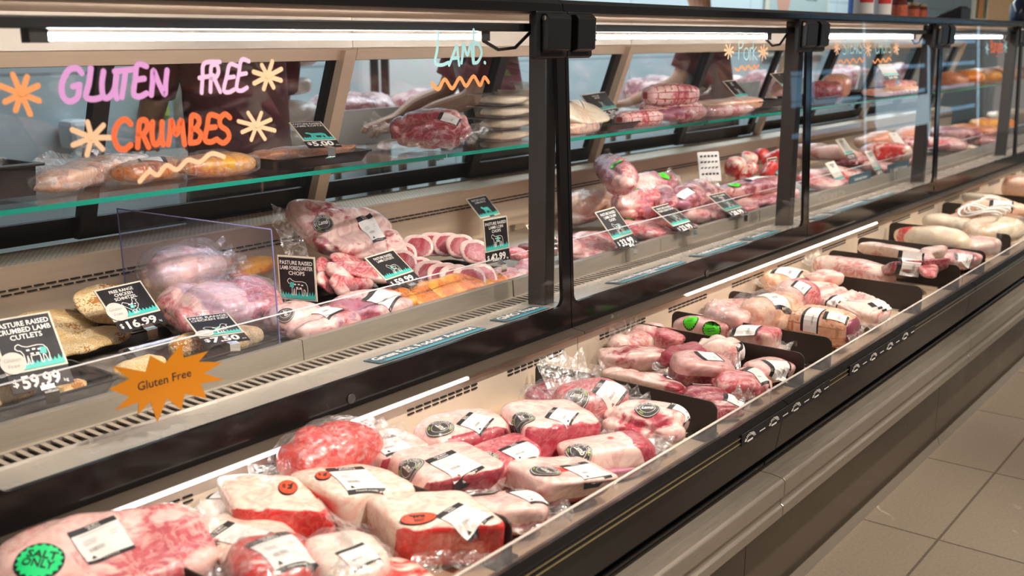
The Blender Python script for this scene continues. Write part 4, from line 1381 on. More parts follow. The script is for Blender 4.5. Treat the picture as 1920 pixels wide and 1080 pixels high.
SHEEP = [(-.50, .20), (-.46, .30), (-.36, .34), (-.28, .26), (-.14, .20), (.20, .22), (.36, .18), (.44, .05), (.46, -.14), (.43, -.40), (.37, -.40), (.33, -.16), (.27, -.12),
         (.24, -.40), (.18, -.40), (.17, -.12), (-.10, -.12), (-.12, -.40), (-.18, -.40), (-.20, -.10), (-.25, -.40), (-.31, -.40), (-.30, -.04), (-.36, .10), (-.44, .12)]
HEN = [(-.50, .18), (-.40, .28), (-.22, .20), (-.05, .08), (.12, .18), (.16, .34), (.26, .42), (.32, .34), (.40, .28), (.32, .22), (.36, .0), (.22, -.18), (.10, -.24), (.10, -.40),
       (.16, -.44), (.02, -.44), (.04, -.24), (-.08, -.24), (-.08, -.40), (-.16, -.44), (-.02, -.46), (-.16, -.22), (-.34, -.04), (-.44, .06)]


def card(label, lines, price, bl, br, tl, z, surf, animal='sheep', fill=None, gluten=False, unit_='kg', clip=True, strip=True, pale=False, group='black price cards', name='price_card'):
    """black price card standing on its lower edge: pixels of bottom-left, bottom-right, top-left corners"""
    B = at_z(*bl, surf + z)
    R = at_z(*br, surf + z)
    X = (R - B)
    w = X.length
    X.normalize()
    r = ray(*tl)
    k = (B - CAM).dot(X) / r.dot(X)
    T = CAM + r * k
    Y = T - B
    if Y.length > 0.24:
        Y = Y.normalized() * 0.17
    h = Y.length
    Y.normalize()
    Nn = X.cross(Y)
    rot = Matrix((X, Y, Nn)).transposed().to_euler()
    t = thing(name, label, 'price card', B, rot, group)
    e = 0.004
    sp = 0.24 * h if strip else 0.0
    bd = MB()
    bd.box(0, w, sp + 0.002, h, -0.0025, 0.0, 0)
    if strip:
        bd.box(0.006 * w, w * 0.995, 0.0, sp + 0.004, -0.0022, -0.0006, 1)
    bd.build('board', [M['card_edge'], M['card_black']], t, bevel=0.0006)
    pn = MB().add([(e, sp + 0.002 + e, 0.0004), (w - e, sp + 0.002 + e, 0.0004), (w - e, h - e, 0.0004), (e, h - e, 0.0004)], [(0, 1, 2, 3)])
    pn.build('black_panel', M['card_grey' if pale else 'card_black'], t)
    O, XX, YY = Vector((0, 0, 0.0011)), Vector((1, 0, 0)), Vector((0, 1, 0))
    if lines:
        mb = MB()
        ls = (h - sp) * 0.085
        for q, ln in enumerate(lines):
            put_text(mb, ln, ls, O + YY * (h - e * 2 - (h - sp) * 0.115 * (q + 1)) + XX * w / 2, XX, YY, 0, width=w * 0.86, bold=0.018)
        mb.build('title_lettering', M['ink' if pale else 'card_white'], t)
    il = MB()
    gz = sp + 0.002 + e
    gh = (h - sp) * 0.10
    nx = 26
    rr = random.Random(int(bl[0]))
    pts = [Vector((e, gz, 0.0010)), Vector((w - e, gz, 0.0010))]
    top = [Vector((w - e - (w - 2 * e) * i / nx, gz + gh * (0.75 if i % 2 else 1.25 + 0.6 * rr.random()), 0.0010)) for i in range(nx + 1)]
    for i in range(nx):
        a, b = top[i], top[i + 1]
        il.add([a, b, Vector((b.x, gz, 0.0010)), Vector((a.x, gz, 0.0010))], [(0, 3, 2, 1)], 0)
    if animal:
        shp = {'sheep': SHEEP, 'hen': HEN}[animal]
        sc = min(w * 0.62, (h - sp) * 0.5)
        cx, cy = w * 0.52, gz + gh * 0.9 + sc * 0.38
        P2 = [Vector((cx + x * sc, cy + y * sc, 0.0012)) for x, y in shp]
        if fill == 'all':
            il.add(P2, [tuple(range(len(P2) - 1, -1, -1))], 0)
        else:
            for a, b in zip(P2, P2[1:] + P2[:1]):
                d = (b - a).normalized()
                nn = Vector((-d.y, d.x, 0)) * sc * 0.014
                il.add([a - nn, b - nn, b + nn, a + nn], [(0, 1, 2, 3)], 1)
            fx, fy = fill or (0.0, 0.02)
            il.add([(cx + (fx + dx) * sc, cy + (fy + dy) * sc, 0.0014) for dx, dy in ((-.11, -.10), (.09, -.13), (.12, .10), (-.06, .13))], [(0, 1, 2, 3)], 0)
            for dx, dy in ((-.14, .08), (.04, .09), (.2, .06), (-.05, -.06), (.12, -.07)):
                il.add([(cx + (dx + q) * sc, cy + (dy + s_) * sc, 0.0016) for q, s_ in ((-.05, -.03), (.05, -.03), (.05, .03), (-.05, .03))], [(0, 1, 2, 3)], 1)
    il.build('illustration', [M['teal'], M['card_white']], t, label='white animal outline above teal grass')
    if price and strip:
        mb = MB()
        ph = sp * 0.66
        put_text(mb, '$', ph * 0.6, O + XX * w * 0.05 + YY * (sp * 0.36), XX, YY, 0, 'l', width=w * 0.12, bold=0.02)
        put_text(mb, price, ph, O + XX * w * 0.50 + YY * (sp * 0.18), XX, YY, 0, 'c', width=-w * 0.62, bold=0.035)
        put_text(mb, unit_, ph * 0.28, O + XX * w * 0.84 + YY * (sp * 0.16), XX, YY, 0, 'l', width=w * 0.13, bold=0.01)
        mb.build('price_lettering', M['card_white'], t)
    if gluten:
        gs = MB()
        rad = w * 0.20
        c0 = Vector((w * 0.16, gz + rad * 0.75, 0.0020))
        gs.add([c0 + Vector((rad * math.cos(q), rad * math.sin(q), 0)) for q in [2 * math.pi * i / 32 for i in range(32)]], [tuple(range(32))], 0)
        for q, ln in enumerate(('Gluten', 'Free')):
            put_text(gs, ln, rad * 0.36, c0 + Vector((0, rad * (0.12 - 0.55 * q), 0.0008)), XX, YY, 1, width=rad * 1.3, bold=0.0)
        gs.build('gluten_free_sticker', [M['card_grey'], M['ink_grey']], t, label='round pale grey sticker reading Gluten Free')
    if clip:
        cl = MB()
        cw = w * 0.11
        mid = w * 0.55
        up = rot.to_matrix().transposed() @ Vector((0, 0, 1))
        fw = rot.to_matrix().transposed() @ Vector((0, -1, 0))
        a = Vector((mid, 0.005, 0.0012))
        pts = [a, Vector((mid, -0.004, 0.002)), Vector((mid, -0.004, 0.002)) + fw * 0.012 - up * 0.002, Vector((mid, -0.004, 0.002)) + fw * 0.012 - up * 0.022, Vector((mid, -0.004, 0.002)) + fw * 0.002 - up * 0.026]
        for p, q in zip(pts[:-1], pts[1:]):
            cl.add([p - XX * cw, p + XX * cw, q + XX * cw, q - XX * cw], [(0, 1, 2, 3)])
        cl = cl.build('metal_clip', M['chrome'], t)
        so = cl.modifiers.new('sheet', 'SOLIDIFY')
        so.thickness = 0.001
    return t


# --- nearest unit, deck -------------------------------------------------------
GT = 'black food trays on the deck'
tray('food_tray', 'front left black tray holding the crumbed lamb cutlets', (232, 706), 0.36, 0.20, 0.035, 0.0, DECK, GT)
tray('food_tray', 'black tray holding the chicken kievs beside the clear divider', (542, 630), 0.30, 0.20, 0.030, 0.0, DECK, GT)
tray('food_tray', 'big black tray holding the chicken schnitzels', (352, 600), 0.50, 0.26, 0.035, 0.0, DECK, GT)
GS = 'crumbed pieces in the black trays'
CR = dict(tint=spots, na=0.004, nf=22.0, p=2.5, n=16)
item('chicken_schnitzel', 'round golden schnitzel leaning behind its price card', 'crumbed chicken', 'crumb', (205, 570), 0.075, (0.17, 0.12, 0.022), (38, 5, 10), GS, **CR)
item('chicken_schnitzel', 'golden schnitzel lying left of the round one', 'crumbed chicken', 'crumb', (108, 605), 0.055, (0.17, 0.15, 0.024), (14, 3, 25), GS, **CR)
item('chicken_schnitzel', 'lowest golden schnitzel at the front of the big tray', 'crumbed chicken', 'crumb', (150, 640), 0.036, (0.24, 0.11, 0.022), (6, 0, 4), GS, **CR)
item('chicken_schnitzel', 'golden schnitzel at the left edge behind the front card', 'crumbed chicken', 'crumb', (20, 640), 0.045, (0.16, 0.13, 0.024), (12, 0, -8), GS, **CR)
item('chicken_schnitzel', 'golden schnitzel end showing right of the schnitzel card', 'crumbed chicken', 'crumb', (318, 588), 0.040, (0.12, 0.12, 0.022), (8, 0, 12), GS, **CR)
item('chicken_kiev', 'plump crumbed kiev under its price card', 'crumbed chicken', 'crumb', (360, 645), 0.032, (0.11, 0.075, 0.045), (0, 0, 18), GS, **CR)
item('chicken_kiev', 'crumbed kiev at the right end of the tray', 'crumbed chicken', 'crumb', (452, 632), 0.032, (0.10, 0.07, 0.045), (0, 0, 5), GS, **CR)
item('chicken_kiev', 'crumbed kiev behind the orange starburst', 'crumbed chicken', 'crumb', (262, 688), 0.025, (0.12, 0.075, 0.035), (0, 0, 15), GS, **CR)
CC = dict(tint=lambda q, n: (0.3 + n, 0, 0.35 + n), na=0.004, nf=24.0, p=2.4, n=14)
item('crumbed_cutlet', 'orange crumbed cutlet at the left edge of the front tray', 'crumbed cutlet', 'crumb', (14, 742), 0.032, (0.11, 0.06, 0.02), (8, 0, 15), GS, **CC)
item('crumbed_cutlet', 'orange crumbed cutlet right of the front price card', 'crumbed cutlet', 'crumb', (122, 728), 0.026, (0.09, 0.045, 0.02), (0, 0, 15), GS, **CC)
card('front left price card for crumbed lamb cutlets at 59.99', ['PASTURE RAISED', 'CRUMBED LAMB', 'CUTLETS'], '59.99', (24, 741), (141, 716), (-24, 602), 0.055, DECK, 'sheep', (.3, .0), True)
card('price card for chicken schnitzel at 16.99', ['FREE RANGE', 'CHICKEN', 'SCHNITZEL'], '16.99', (228, 625), (315, 602), (175, 545), 0.060, DECK, 'hen', (-.05, -.05), True)
card('price card for chicken kiev at 7.50', ['FREE RANGE', 'CHICKEN KIEV'], '7.50', (385, 648), (470, 636), (328, 573), 0.062, DECK, 'hen', (-.05, -.05), True, unit_='ea')
# clear divider beside the trays
pd = thing('clear_divider', 'scratched clear acrylic divider between crumbed trays and lamb', 'divider', (1.39, 1.97, 0.7525))
MB().prism([(-0.275, -0.036), (0.28, -0.036), (0.29, 0.235), (-0.265, 0.246)], -0.0015, 0.0015).build('acrylic_sheet', M['acrylic_blue'], pd)
eg = MB()
for a, b in (((-0.275, -0.036), (-0.265, 0.246)), ((-0.265, 0.246), (0.29, 0.235)), ((0.28, -0.036), (0.29, 0.235))):
    eg.tube([(0, a[0], a[1]), (0, b[0], b[1])], 0.0016, 4)
eg.build('polished_edge', M['acrylic_edge_blue'], pd, label='bluish polished edge')
# raw chicken and marinated pieces behind the divider
pack('raw_chicken_bag', 'clear bag of raw chicken standing behind the acrylic divider', 'chicken', 'chicken', (275, 510), (410, 480), 0.12, 0.10, 0.06, DECK, p=2.4, tint=mixed, na=0.012, bag=1.10, flaps=[('+x', 0.07, 0.02)], roll=30)
GO = 'orange marinated chicken pieces'
for k, (px, sz, rz) in enumerate((((405, 492), (0.11, 0.06, 0.045), 12), ((480, 498), (0.13, 0.055, 0.045), 8), ((455, 512), (0.10, 0.05, 0.035), 20))):
    item('marinated_chicken', ['orange marinated chicken left of the other two', 'long orange marinated chicken at the divider edge', 'orange marinated chicken lying in front'][k], 'chicken', 'marinade', px, 0.06, sz, (0, 0, rz), GO, tint=mixed, n=12, na=0.006)
pack('lamb_shoulder_tray', 'large wrapped tray of pale pink lamb slices behind the divider', 'meat pack', 'lamb_pink', (305, 580), (525, 545), 0.20, 0.09, 0.01, DECK, n=20, p=2.8, tint=mixed, crease=0.010, na=0.012, bag=1.04, roll=12)
pack(LAMB, 'large lamb shoulder in a bag propped against the back riser', 'meat pack', 'lamb', (562, 440), (738, 422), 0.20, 0.09, 0.03, DECK, n=26, p=3.4, tint=lambda q, n: (0.72 + 1.0 * n, 0, 0), crease=0.010, nf=8.0,
     blood=(0.15, 0.1, 0.022), labels=[(680, 405, 712, 452, 0.055)], stickers=[(606, 419, 0.028, 'lamb', -10)], flaps=[('-x', 0.07, 0.01), ('-y', 0.05, -0.02, 0.12)], roll=52, detail=2)
tray('food_tray', 'black tray under the pile of lamb forequarter chops', (735, 545), 0.28, 0.20, 0.03, 0.0, DECK, GT, ymin=1.80)
GF = 'lamb forequarter chops piled in their tray'
FL = ['topmost forequarter chop at the back of the pile', 'forequarter chop at the left end of the pile', 'forequarter chop in the middle of the pile', 'long-boned forequarter chop on the right', 'curved forequarter chop below the long-boned one',
      'front left forequarter chop beside the price card', 'front forequarter chop with a round bone', 'forequarter chop at the lower right of the pile', 'small forequarter chop wedged at the back right']
for k, (px, z, sz, rot) in enumerate((((650, 487), .085, (.13, .06, .022), (30, 10, 10)), ((612, 505), .07, (.09, .07, .025), (40, -20, 40)), ((645, 508), .075, (.10, .06, .028), (35, 15, -15)), ((690, 500), .07, (.15, .045, .022), (30, 8, -14)),
                                      ((700, 515), .06, (.14, .05, .022), (30, 14, -24)), ((615, 530), .05, (.08, .07, .028), (45, -10, 30)), ((645, 535), .05, (.08, .07, .03), (40, 10, 0)), ((672, 530), .045, (.08, .06, .03), (35, 0, -30)), ((725, 492), .06, (.09, .05, .022), (20, 0, 10)))):
    item('lamb_chop', FL[k], 'lamb chop', 'lamb_pink', px, z, sz, rot, GF, tint=lambda q, n: (0.42 + 0.9 * n + 0.25 * max(0, abs(q.y) - .6), 0, 0), n=12, na=0.008, nf=16, p=2.5)
card('upright price card for lamb forequarter chops at 24.99', ['PASTURE RAISED', 'LAMB FOREQUARTER', 'CHOPS'], '24.99', (527, 588), (597, 594), (519, 478), 0.02, DECK, 'sheep', (-.3, .06))
tray('food_tray', 'black tray under the two rows of lamb loin chops', (962, 505), 0.34, 0.24, 0.03, 0.0, DECK, GT, ymin=1.80)
GL = 'lamb loin chops standing in two rows'


def chop_tint(q, n):
    r = math.hypot(q.x * 1.0, q.y * 1.0 + 0.12)
    return (1.0 if r > 0.80 or q.y > 0.72 else 0.12 + 0.4 * n, 0, 0)


BR_, FR_ = ((752, 478), (784, 462), (812, 458), (838, 458), (864, 462), (890, 472), (752, 492)), ((782, 505), (808, 512), (832, 518), (856, 522), (880, 524), (902, 518))
ORD = ['first', 'second', 'third', 'fourth', 'fifth', 'sixth', 'seventh']
for row, pts in (('back', BR_), ('front', FR_)):
    for k, px in enumerate(pts):
        item('lamb_chop', f'{ORD[k]} loin chop from the left in the {row} row, pink with white fat rim', 'lamb chop', 'lamb', px, 0.075 if row == 'back' else 0.05, (0.090, 0.078, 0.020), (50, 0, -38 + 3 * k), GL,
             tint=chop_tint, n=16, p=2.7, na=0.003)
card('price card for lamb cutlets at 59.99', ['PASTURE RAISED', 'LAMB CUTLETS'], '59.99', (738, 541), (790, 523), (683, 483), 0.075, DECK, 'sheep', (-.15, .05))
card('upright price card for lamb loin chops at 42.99', ['PASTURE RAISED', 'LAMB LOIN', 'CHOPS'], '42.99', (912, 496), (957, 486), (905, 412), 0.075, DECK, 'sheep', (.02, .06))
card('price card for lamb mince without price strip, behind the loin chop card', ['PASTURE RAISED', 'LAMB MINCE'], None, (902, 411), (939, 402), (873, 373), 0.09, DECK, 'sheep', 'all', strip=False)
pack(LAMB, 'front lamb shank pack with large white label, behind the riser', 'meat pack', 'lamb', (600, 602), (770, 574), 0.15, 0.075, 0.006, DECK, n=18, p=2.6, tint=lambda q, n: (0.7 + n, 0, 0.25 - n), crease=0.008, group='lamb shank packs behind the riser', labels=[(690, 552, 745, 563, 0.07)], flaps=[('+x', 0.03, 0)])
pack(LAMB, 'lamb shank pack with purple ends below the forequarter card', 'meat pack', 'lamb_pink', (524, 632), (668, 604), 0.15, 0.07, 0.004, DECK, n=18, p=2.6, tint=lambda q, n: (0.6 + n, 0, 0.35 - n), crease=0.008, group='lamb shank packs behind the riser', labels=[(583, 582, 632, 588, 0.06)])
pack(LAMB, 'pale lamb piece beside the clear divider with a small dark sticker', 'meat pack', 'lamb', (510, 606), (590, 584), 0.12, 0.07, 0.012, DECK, n=14, p=2.8, tint=fatty, group='lamb shank packs behind the riser', stickers=[(535, 588, 0.02, 'lamb', 60)])
GM = 'orange marinated lamb steaks behind the riser'
for k, (px, sz, rz) in enumerate((((745, 560), (.13, .08, .035), 10), ((805, 562), (.15, .10, .045), 12), ((868, 545), (.16, .10, .055), 8), ((925, 528), (.13, .09, .035), 14), ((840, 545), (.12, .09, .04), 0))):
    item('marinated_steak', ORD[k] + ' orange marinated steak counted from the left', 'marinated steak', 'marinade', px, 0.05, sz, (25, 0, rz), GM, tint=lambda q, n: (0.40 + n + 0.5 * max(0, math.hypot(q.x, q.y) - .6), 0, 0.55 - n * 0.8 - math.hypot(q.x, q.y) * .5 if q.z > 0 else 0), n=16, na=0.007, p=2.8)
GD = 'red lamb pieces at the right end of the nearest unit'
for k, (px, sz) in enumerate((((950, 515), (.12, .09, .03)), ((1000, 500), (.13, .09, .035)), ((985, 508), (.12, .07, .025)), ((965, 475), (.10, .08, .04)), ((1000, 465), (.10, .08, .03)))):
    item('lamb_steak', ['left lamb steak at the front right', 'middle lamb steak at the front right', 'lowest lamb steak by the corner post', 'back left lamb steak beside the loin chop card', 'back right lamb steak by the corner post'][k], 'lamb steak', 'lamb_pink', px, 0.03 + 0.01 * (k > 2), sz, (8, 0, 20 * k), GD, tint=mixed, n=12, na=0.006)
card('slanted black card half hidden by the corner post at the back', ['PASTURE RAISED'], None, (1012, 410), (1040, 404), (992, 385), 0.06, DECK, None, strip=False)
card('slanted card with cream edge half hidden by the corner post', ['LAMB'], '31.99', (1012, 468), (1050, 460), (986, 422), 0.05, DECK, None)

# --- second unit, deck --------------------------------------------------------
DK = dict(surf=DECK)
pack('rolled_pork_tray', 'pale orange rolled pork loin in clear tray at the left of the pork unit', 'meat pack', 'skin', (1068, 385), (1155, 372), 0.13, 0.085, 0.03, DECK, n=18, p=2.8, tint=mixed, bag=1.10, roll=15)
pack('pork_belly', 'flat pink pork piece below the rolled loin tray', 'meat pack', 'pork', (1060, 412), (1110, 405), 0.12, 0.04, 0.02, DECK, tint=mixed)
GLg = 'bagged lamb legs with neon stickers'
pack(LAMB, 'narrow lamb leg standing up at the back left with green sticker', 'meat pack', 'lamb_pink', (1130, 300), (1180, 345), 0.10, 0.09, 0.10, DECK, n=18, p=2.4, tint=silver, crease=0.01, group=GLg, stickers=[(1156, 306, 0.026, 'green')], roll=35, flaps=[('-x', 0.04, 0.02), ('+x', 0.05, -0.04)], taper=-0.4)
pack(LAMB, 'long lamb leg lying diagonally with green sticker near its top', 'meat pack', 'lamb_pink', (1185, 350), (1265, 330), 0.12, 0.09, 0.08, DECK, n=18, p=2.4, tint=silver, crease=0.012, group=GLg, stickers=[(1246, 328, 0.026, 'green')], roll=35, flaps=[('+x', 0.09, 0.0)])
pack(LAMB, 'front lamb leg with the largest green sticker', 'meat pack', 'lamb_pink', (1145, 375), (1260, 375), 0.13, 0.08, 0.05, DECK, n=18, p=2.4, tint=silver, crease=0.012, group=GLg, stickers=[(1180, 353, 0.030, 'green')], roll=30)
pack(LAMB, 'dark shank pointing to the front of the pile', 'meat pack', 'dark', (1225, 350), (1258, 385), 0.10, 0.07, 0.07, DECK, n=16, p=2.3, tint=silver, crease=0.01, group=GLg, roll=20)
pack(LAMB, 'lamb leg with slanting white label', 'meat pack', 'dark', (1265, 375), (1335, 345), 0.12, 0.08, 0.05, DECK, n=16, p=2.4, tint=silver, crease=0.01, group=GLg, labels=[(1300, 357, 1270, 374, 0.035)], roll=25, flaps=[('+x', 0.05, 0.02)])
pack(LAMB, 'long dark lamb leg at the right with green sticker seen edge-on', 'meat pack', 'dark', (1345, 362), (1475, 338), 0.13, 0.07, 0.05, DECK, n=18, p=2.4, tint=silver, crease=0.008, group=GLg, stickers=[(1376, 347, 0.026, 'green')], labels=[(1395, 340, 1440, 330, 0.035)])
pack(LAMB, 'low lamb leg with lime edges beneath the pile', 'meat pack', 'lamb_pink', (1150, 410), (1230, 400), 0.14, 0.06, 0.02, DECK, n=14, p=2.6, tint=silver, group=GLg, stickers=[(1180, 403, 0.022, 'green')])
pack(LAMB, 'dark glossy lamb piece in a tray behind the 23.99 card', 'meat pack', 'dark', (1285, 395), (1345, 385), 0.12, 0.05, 0.02, DECK, n=14, p=2.6, tint=lean, group=GLg)
_seed[0] += 1
NP = at_z(1333, 340, DECK + 0.10)
t = thing('note_card', 'small white handwritten note standing on the lamb legs', 'note', NP, (math.radians(-15), 0, math.radians(-30)))
MB().box(-0.05, 0.05, 0.0, 0.002, 0.0, 0.12).build('paper', M['white_paper'], t)
mb = MB()
for k in range(4):
    for q in range(5):
        xa, za = -0.04 + q * 0.017, 0.098 - k * 0.024
        mb.add([(xa, -0.0006, za), (xa + 0.012, -0.0006, za + 0.003 * ((q * 3 + k) % 3)), (xa + 0.012, -0.0006, za + 0.009), (xa, -0.0006, za + 0.007)], [(0, 1, 2, 3)])
mb.build('handwriting', M['ink'], t)
GB = 'red marrow bone pieces at the back of the pork unit'
for k, (px, sz) in enumerate((((1378, 312), (.10, .08, .09)), ((1402, 300), (.09, .08, .08)), ((1425, 293), (.10, .08, .07)), ((1455, 300), (.13, .09, .08)), ((1400, 325), (.12, .09, .06)), ((1440, 320), (.10, .09, .06)))):
    item('marrow_bone', ['leftmost red marrow bone', 'red marrow bone second from the left', 'topmost red marrow bone', 'white-ended marrow bone behind the upright card', 'flat red marrow bone in front', 'flat marrow bone below the upright card'][k], 'meat bone', 'beef', px, 0.13 - 0.03 * (k > 3), sz, (20, 10 * k, 30 * k), GB, tint=lambda q, n: (0.36 + 1.1 * n, 0, 0), n=12, na=0.01)
GK = 'pale red steaks along the front of the pork unit'
for k, (px, sz) in enumerate((((1100, 462), (.24, .19, .06)), ((1085, 452), (.12, .10, .05)), ((1150, 458), (.20, .17, .05)), ((1205, 445), (.25, .18, .06)), ((1258, 432), (.20, .18, .05)), ((1312, 418), (.26, .18, .06)), ((1365, 406), (.22, .18, .05)), ((1418, 392), (.26, .18, .06)), ((1458, 380), (.22, .18, .055)), ((1290, 432), (.12, .1, .03)))):
    item('pork_steak', f'{(ORD + ["eighth", "ninth", "tenth"])[k]} steak in the front row of the pork unit, pale red with fat seams', 'pork steak', 'lamb_pink', px, 0.035, sz, (8, 0, 25 * k), GK, tint=mixed, n=14, na=0.010, crease=0.008, p=2.5)
card('first price card in the pork unit at 33.99', ['PASTURE RAISED', 'LAMB CHUMP', 'CHOPS'], '33.99', (1163, 468), (1199, 455), (1115, 398), 0.05, DECK, 'sheep', (.2, .06))
card('second price card in the pork unit at 23.99', ['PASTURE RAISED', 'PORK LOIN CHOPS'], '23.99', (1277, 437), (1309, 427), (1221, 389), 0.05, DECK, 'sheep', (.0, .06))
card('third price card in the pork unit at 28.99', ['PASTURE RAISED', 'PORK', 'LEG'], '28.99', (1373, 407), (1404, 399), (1326, 366), 0.05, DECK, 'sheep', (.0, .06))
card('small upright black card among the marrow bones', ['PASTURE RAISED', 'LAMB'], None, (1444, 330), (1462, 326), (1438, 297), 0.08, DECK, 'sheep', (.0, .06), strip=False)

# --- shelf of the nearest unit ------------------------------------------------
SH = dict(surf=SHELF)
t = thing('black_tub', 'deep black plastic tub at the left end of the glass shelf', 'tub', at_z(28, 372, SHELF) + Vector((-0.03, 0.07, 0)))
mb = MB()
for z, g in ((0.0, -0.012), (0.062, -0.002)):
    pass
mb.prism([(-0.06, 0.0), (0.06, 0.0), (0.07, 0.062), (0.066, 0.062), (0.056, 0.004), (-0.056, 0.004), (-0.066, 0.062), (-0.07, 0.062)], -0.10, 0.075)
mb.prism([(-0.06, 0.0), (0.06, 0.0), (0.07, 0.062), (-0.07, 0.062)], 0.075, 0.079)
mb.build('tub_body', M['black_tray'], t)
MB().box(-0.105, 0.092, -0.084, -0.068, 0.060, 0.066).box(0.076, 0.092, -0.068, 0.084, 0.060, 0.066).box(-0.105, 0.076, 0.068, 0.084, 0.060, 0.066).build('tub_rim', M['black_tray'], t, bevel=0.002)
pack('sausage_pack', 'long clear pack of pale skewered mince along the shelf edge', 'sausage pack', 'sausage', (72, 345), (258, 303), 0.10, 0.045, 0.0, SHELF, n=20, p=4.0, tint=lambda q, n: (0.5 + n, 0, 0), ribs=7, rib_a=0.006, flaps=[('+y', 0.05, 0.04)], bag=1.12, bagmat='film')
GMB = 'bags of orange marinated meat on the glass shelf'
pack('marinated_meat_bag', 'clear bag of orange marinated meat with white label', 'meat pack', 'marinade', (225, 328), (335, 308), 0.10, 0.045, 0.0, SHELF, n=18, p=2.6, tint=lambda q, n: (0.4 + n, 0, 0.3 - n), group=GMB, labels=[(312, 293, 258, 300, 0.05)], bag=1.1)
pack('marinated_meat_bag', 'brighter bag of orange marinated meat left of the kofta tray', 'meat pack', 'marinade', (330, 315), (470, 302), 0.12, 0.05, 0.0, SHELF, n=18, p=2.6, tint=lambda q, n: (0.5 + n, 0, 0.25 - n), group=GMB, bag=1.1)
tray('food_tray', 'film-wrapped black tray of spiced lamb kofta on the glass shelf', (703, 280), 0.32, 0.15, 0.028, 0.0, SHELF, 'black trays on the glass shelves', cover=0.014)
item('kofta_mince', 'bed of red brown kofta mince inside the wrapped tray', 'mince', 'kofta', (566, 285), 0.026, (0.29, 0.125, 0.026), (0, 0, 0), None, SHELF, p=4, n=18, tint=mixed, na=0.006, nf=30)
card('price card for lamb kofta at 5.00 on the shelf', ['PASTURE RAISED', 'LAMB KOFTA'], '5.00', (579, 277), (642, 274), (523, 207), 0.055, SHELF, 'sheep', 'all', unit_='ea')
pack(LAMB, 'boneless lamb in a crinkled bag in the middle of the glass shelf', 'meat pack', 'dark', (722, 256), (895, 260), 0.16, 0.105, 0.0, SHELF, n=22, p=2.4, tint=lambda q, n: (0.28 + n, 0, 0), crease=0.010, na=0.008, labels=[(822, 218, 862, 230, 0.035)], flaps=[('-x', 0.07, 0.03, 0.08), ('+x', 0.07, -0.02), ('-y', 0.03, -0.02)], roll=15)
GC = 'stacked clear tubs of stuffing on the shelf'


def clam(label, px, z, L, W, H, rz=0, rx=0, ry=0):
    P = at_z(*px, SHELF + (z if ry else 0.015))
    t = thing('clear_tub', label, 'clear tub', (P.x, P.y, SHELF + z), (math.radians(rx), math.radians(ry), math.radians(rz)), GC)
    w2, l2 = W / 2, L / 2
    MB().prism([(-w2 * .8, 0), (w2 * .8, 0), (w2, H), (-w2, H)], -l2 * .9, l2).build('tub_body', M['clamshell'], t)
    MB().box(-l2 - 0.008, l2 + 0.01, -w2 - 0.01, w2 + 0.01, H, H + 0.003).build('tub_lid', M['clamshell'], t)
    vs, fs, ts = blob(L * .8, W * .72, H * .8, p=4, n=10, tint=lambda q, n: (0.7 + n, 0, 0), seed=3)
    for v in vs:
        v.z += 0.003
    MB().add(vs, fs).build('pale_filling', M['pale'], t, smooth=True, tint=ts)
    vs, fs, ts = blob(L * .25, W * .76, H * .5, p=3, n=8, tint=spots, seed=5)
    for v in vs:
        v.z += H * .38
        v.x += L * .2
    MB().add(vs, fs).build('spiced_topping', M['kofta'], t, smooth=True, tint=ts, label='red brown spiced topping')
    return t


for k, lb in enumerate(('lowest clear tub in the stack', 'second clear tub from the bottom of the stack', 'third clear tub from the bottom of the stack', 'topmost clear tub of the level stack')):
    clam(lb + ' beside the bagged lamb', (948, 252 - k * 0), 0.036 * k, 0.20, 0.12, 0.030, rz=2 * k)
clam('clear tub leaning steeply on the stack', (985, 215), 0.070, 0.17, 0.11, 0.032, 5, 0, 32)
clam('clear tub leaning behind the steep one', (1010, 195), 0.10, 0.17, 0.11, 0.032, 5, 0, 26)
pack('labelled_pack', 'pale pack with white label half hidden by the corner post', 'meat pack', 'pale', (1050, 215), (1115, 200), 0.12, 0.05, 0.06, SHELF, tint=fatty, labels=[(1062, 175, 1092, 195, 0.06, 1)], roll=40)
pack('sausage_pack', 'clear pack of two pale sausages right of the corner post', 'sausage pack', 'sausage', (1050, 248), (1110, 238), 0.10, 0.045, 0.0, SHELF, tint=mixed, ribs=6, rib_a=0.006, bag=1.1)
# --- shelf of the second unit -------------------------------------------------
tray('food_tray', 'black tray with flat pale pieces behind the 26.30 card', (1205, 226), 0.22, 0.15, 0.025, 0.0, SHELF, 'black trays on the glass shelves')
item('pale_meat', 'flat pale piece in the black tray behind the 26.30 card', 'meat', 'white_fat', (1180, 212), 0.03, (0.18, 0.11, 0.02), (4, 0, 0), None, SHELF, n=10, tint=fatty)
card('price card at 26.30 on the shelf of the pork unit', ['PASTURE RAISED', 'LAMB ROAST'], '26.30', (1122, 222), (1166, 213), (1088, 178), 0.028, SHELF, 'sheep', (0, .05))
GN = 'netted meat rolls stacked on the shelf'
NT = dict(tint=lambda q, n: (0.62 + 0.8 * n, 0, 0), net=8, n=34, p=2.8, na=0.005)
pack('netted_roast', 'topmost netted meat roll of the stack', 'roast', 'lamb_pink', (1202, 178), (1312, 175), 0.11, 0.085, 0.085, SHELF, group=GN, flaps=[('+x', 0.08, 0.02)], **NT)
pack('netted_roast', 'netted meat roll underneath the topmost one', 'roast', 'lamb_pink', (1200, 205), (1315, 202), 0.12, 0.08, 0.015, SHELF, group=GN, **NT)
pack('netted_roast', 'netted meat roll at the front left of the stack', 'roast', 'lamb_pink', (1160, 225), (1235, 220), 0.10, 0.06, 0.0, SHELF, group=GN, **NT)
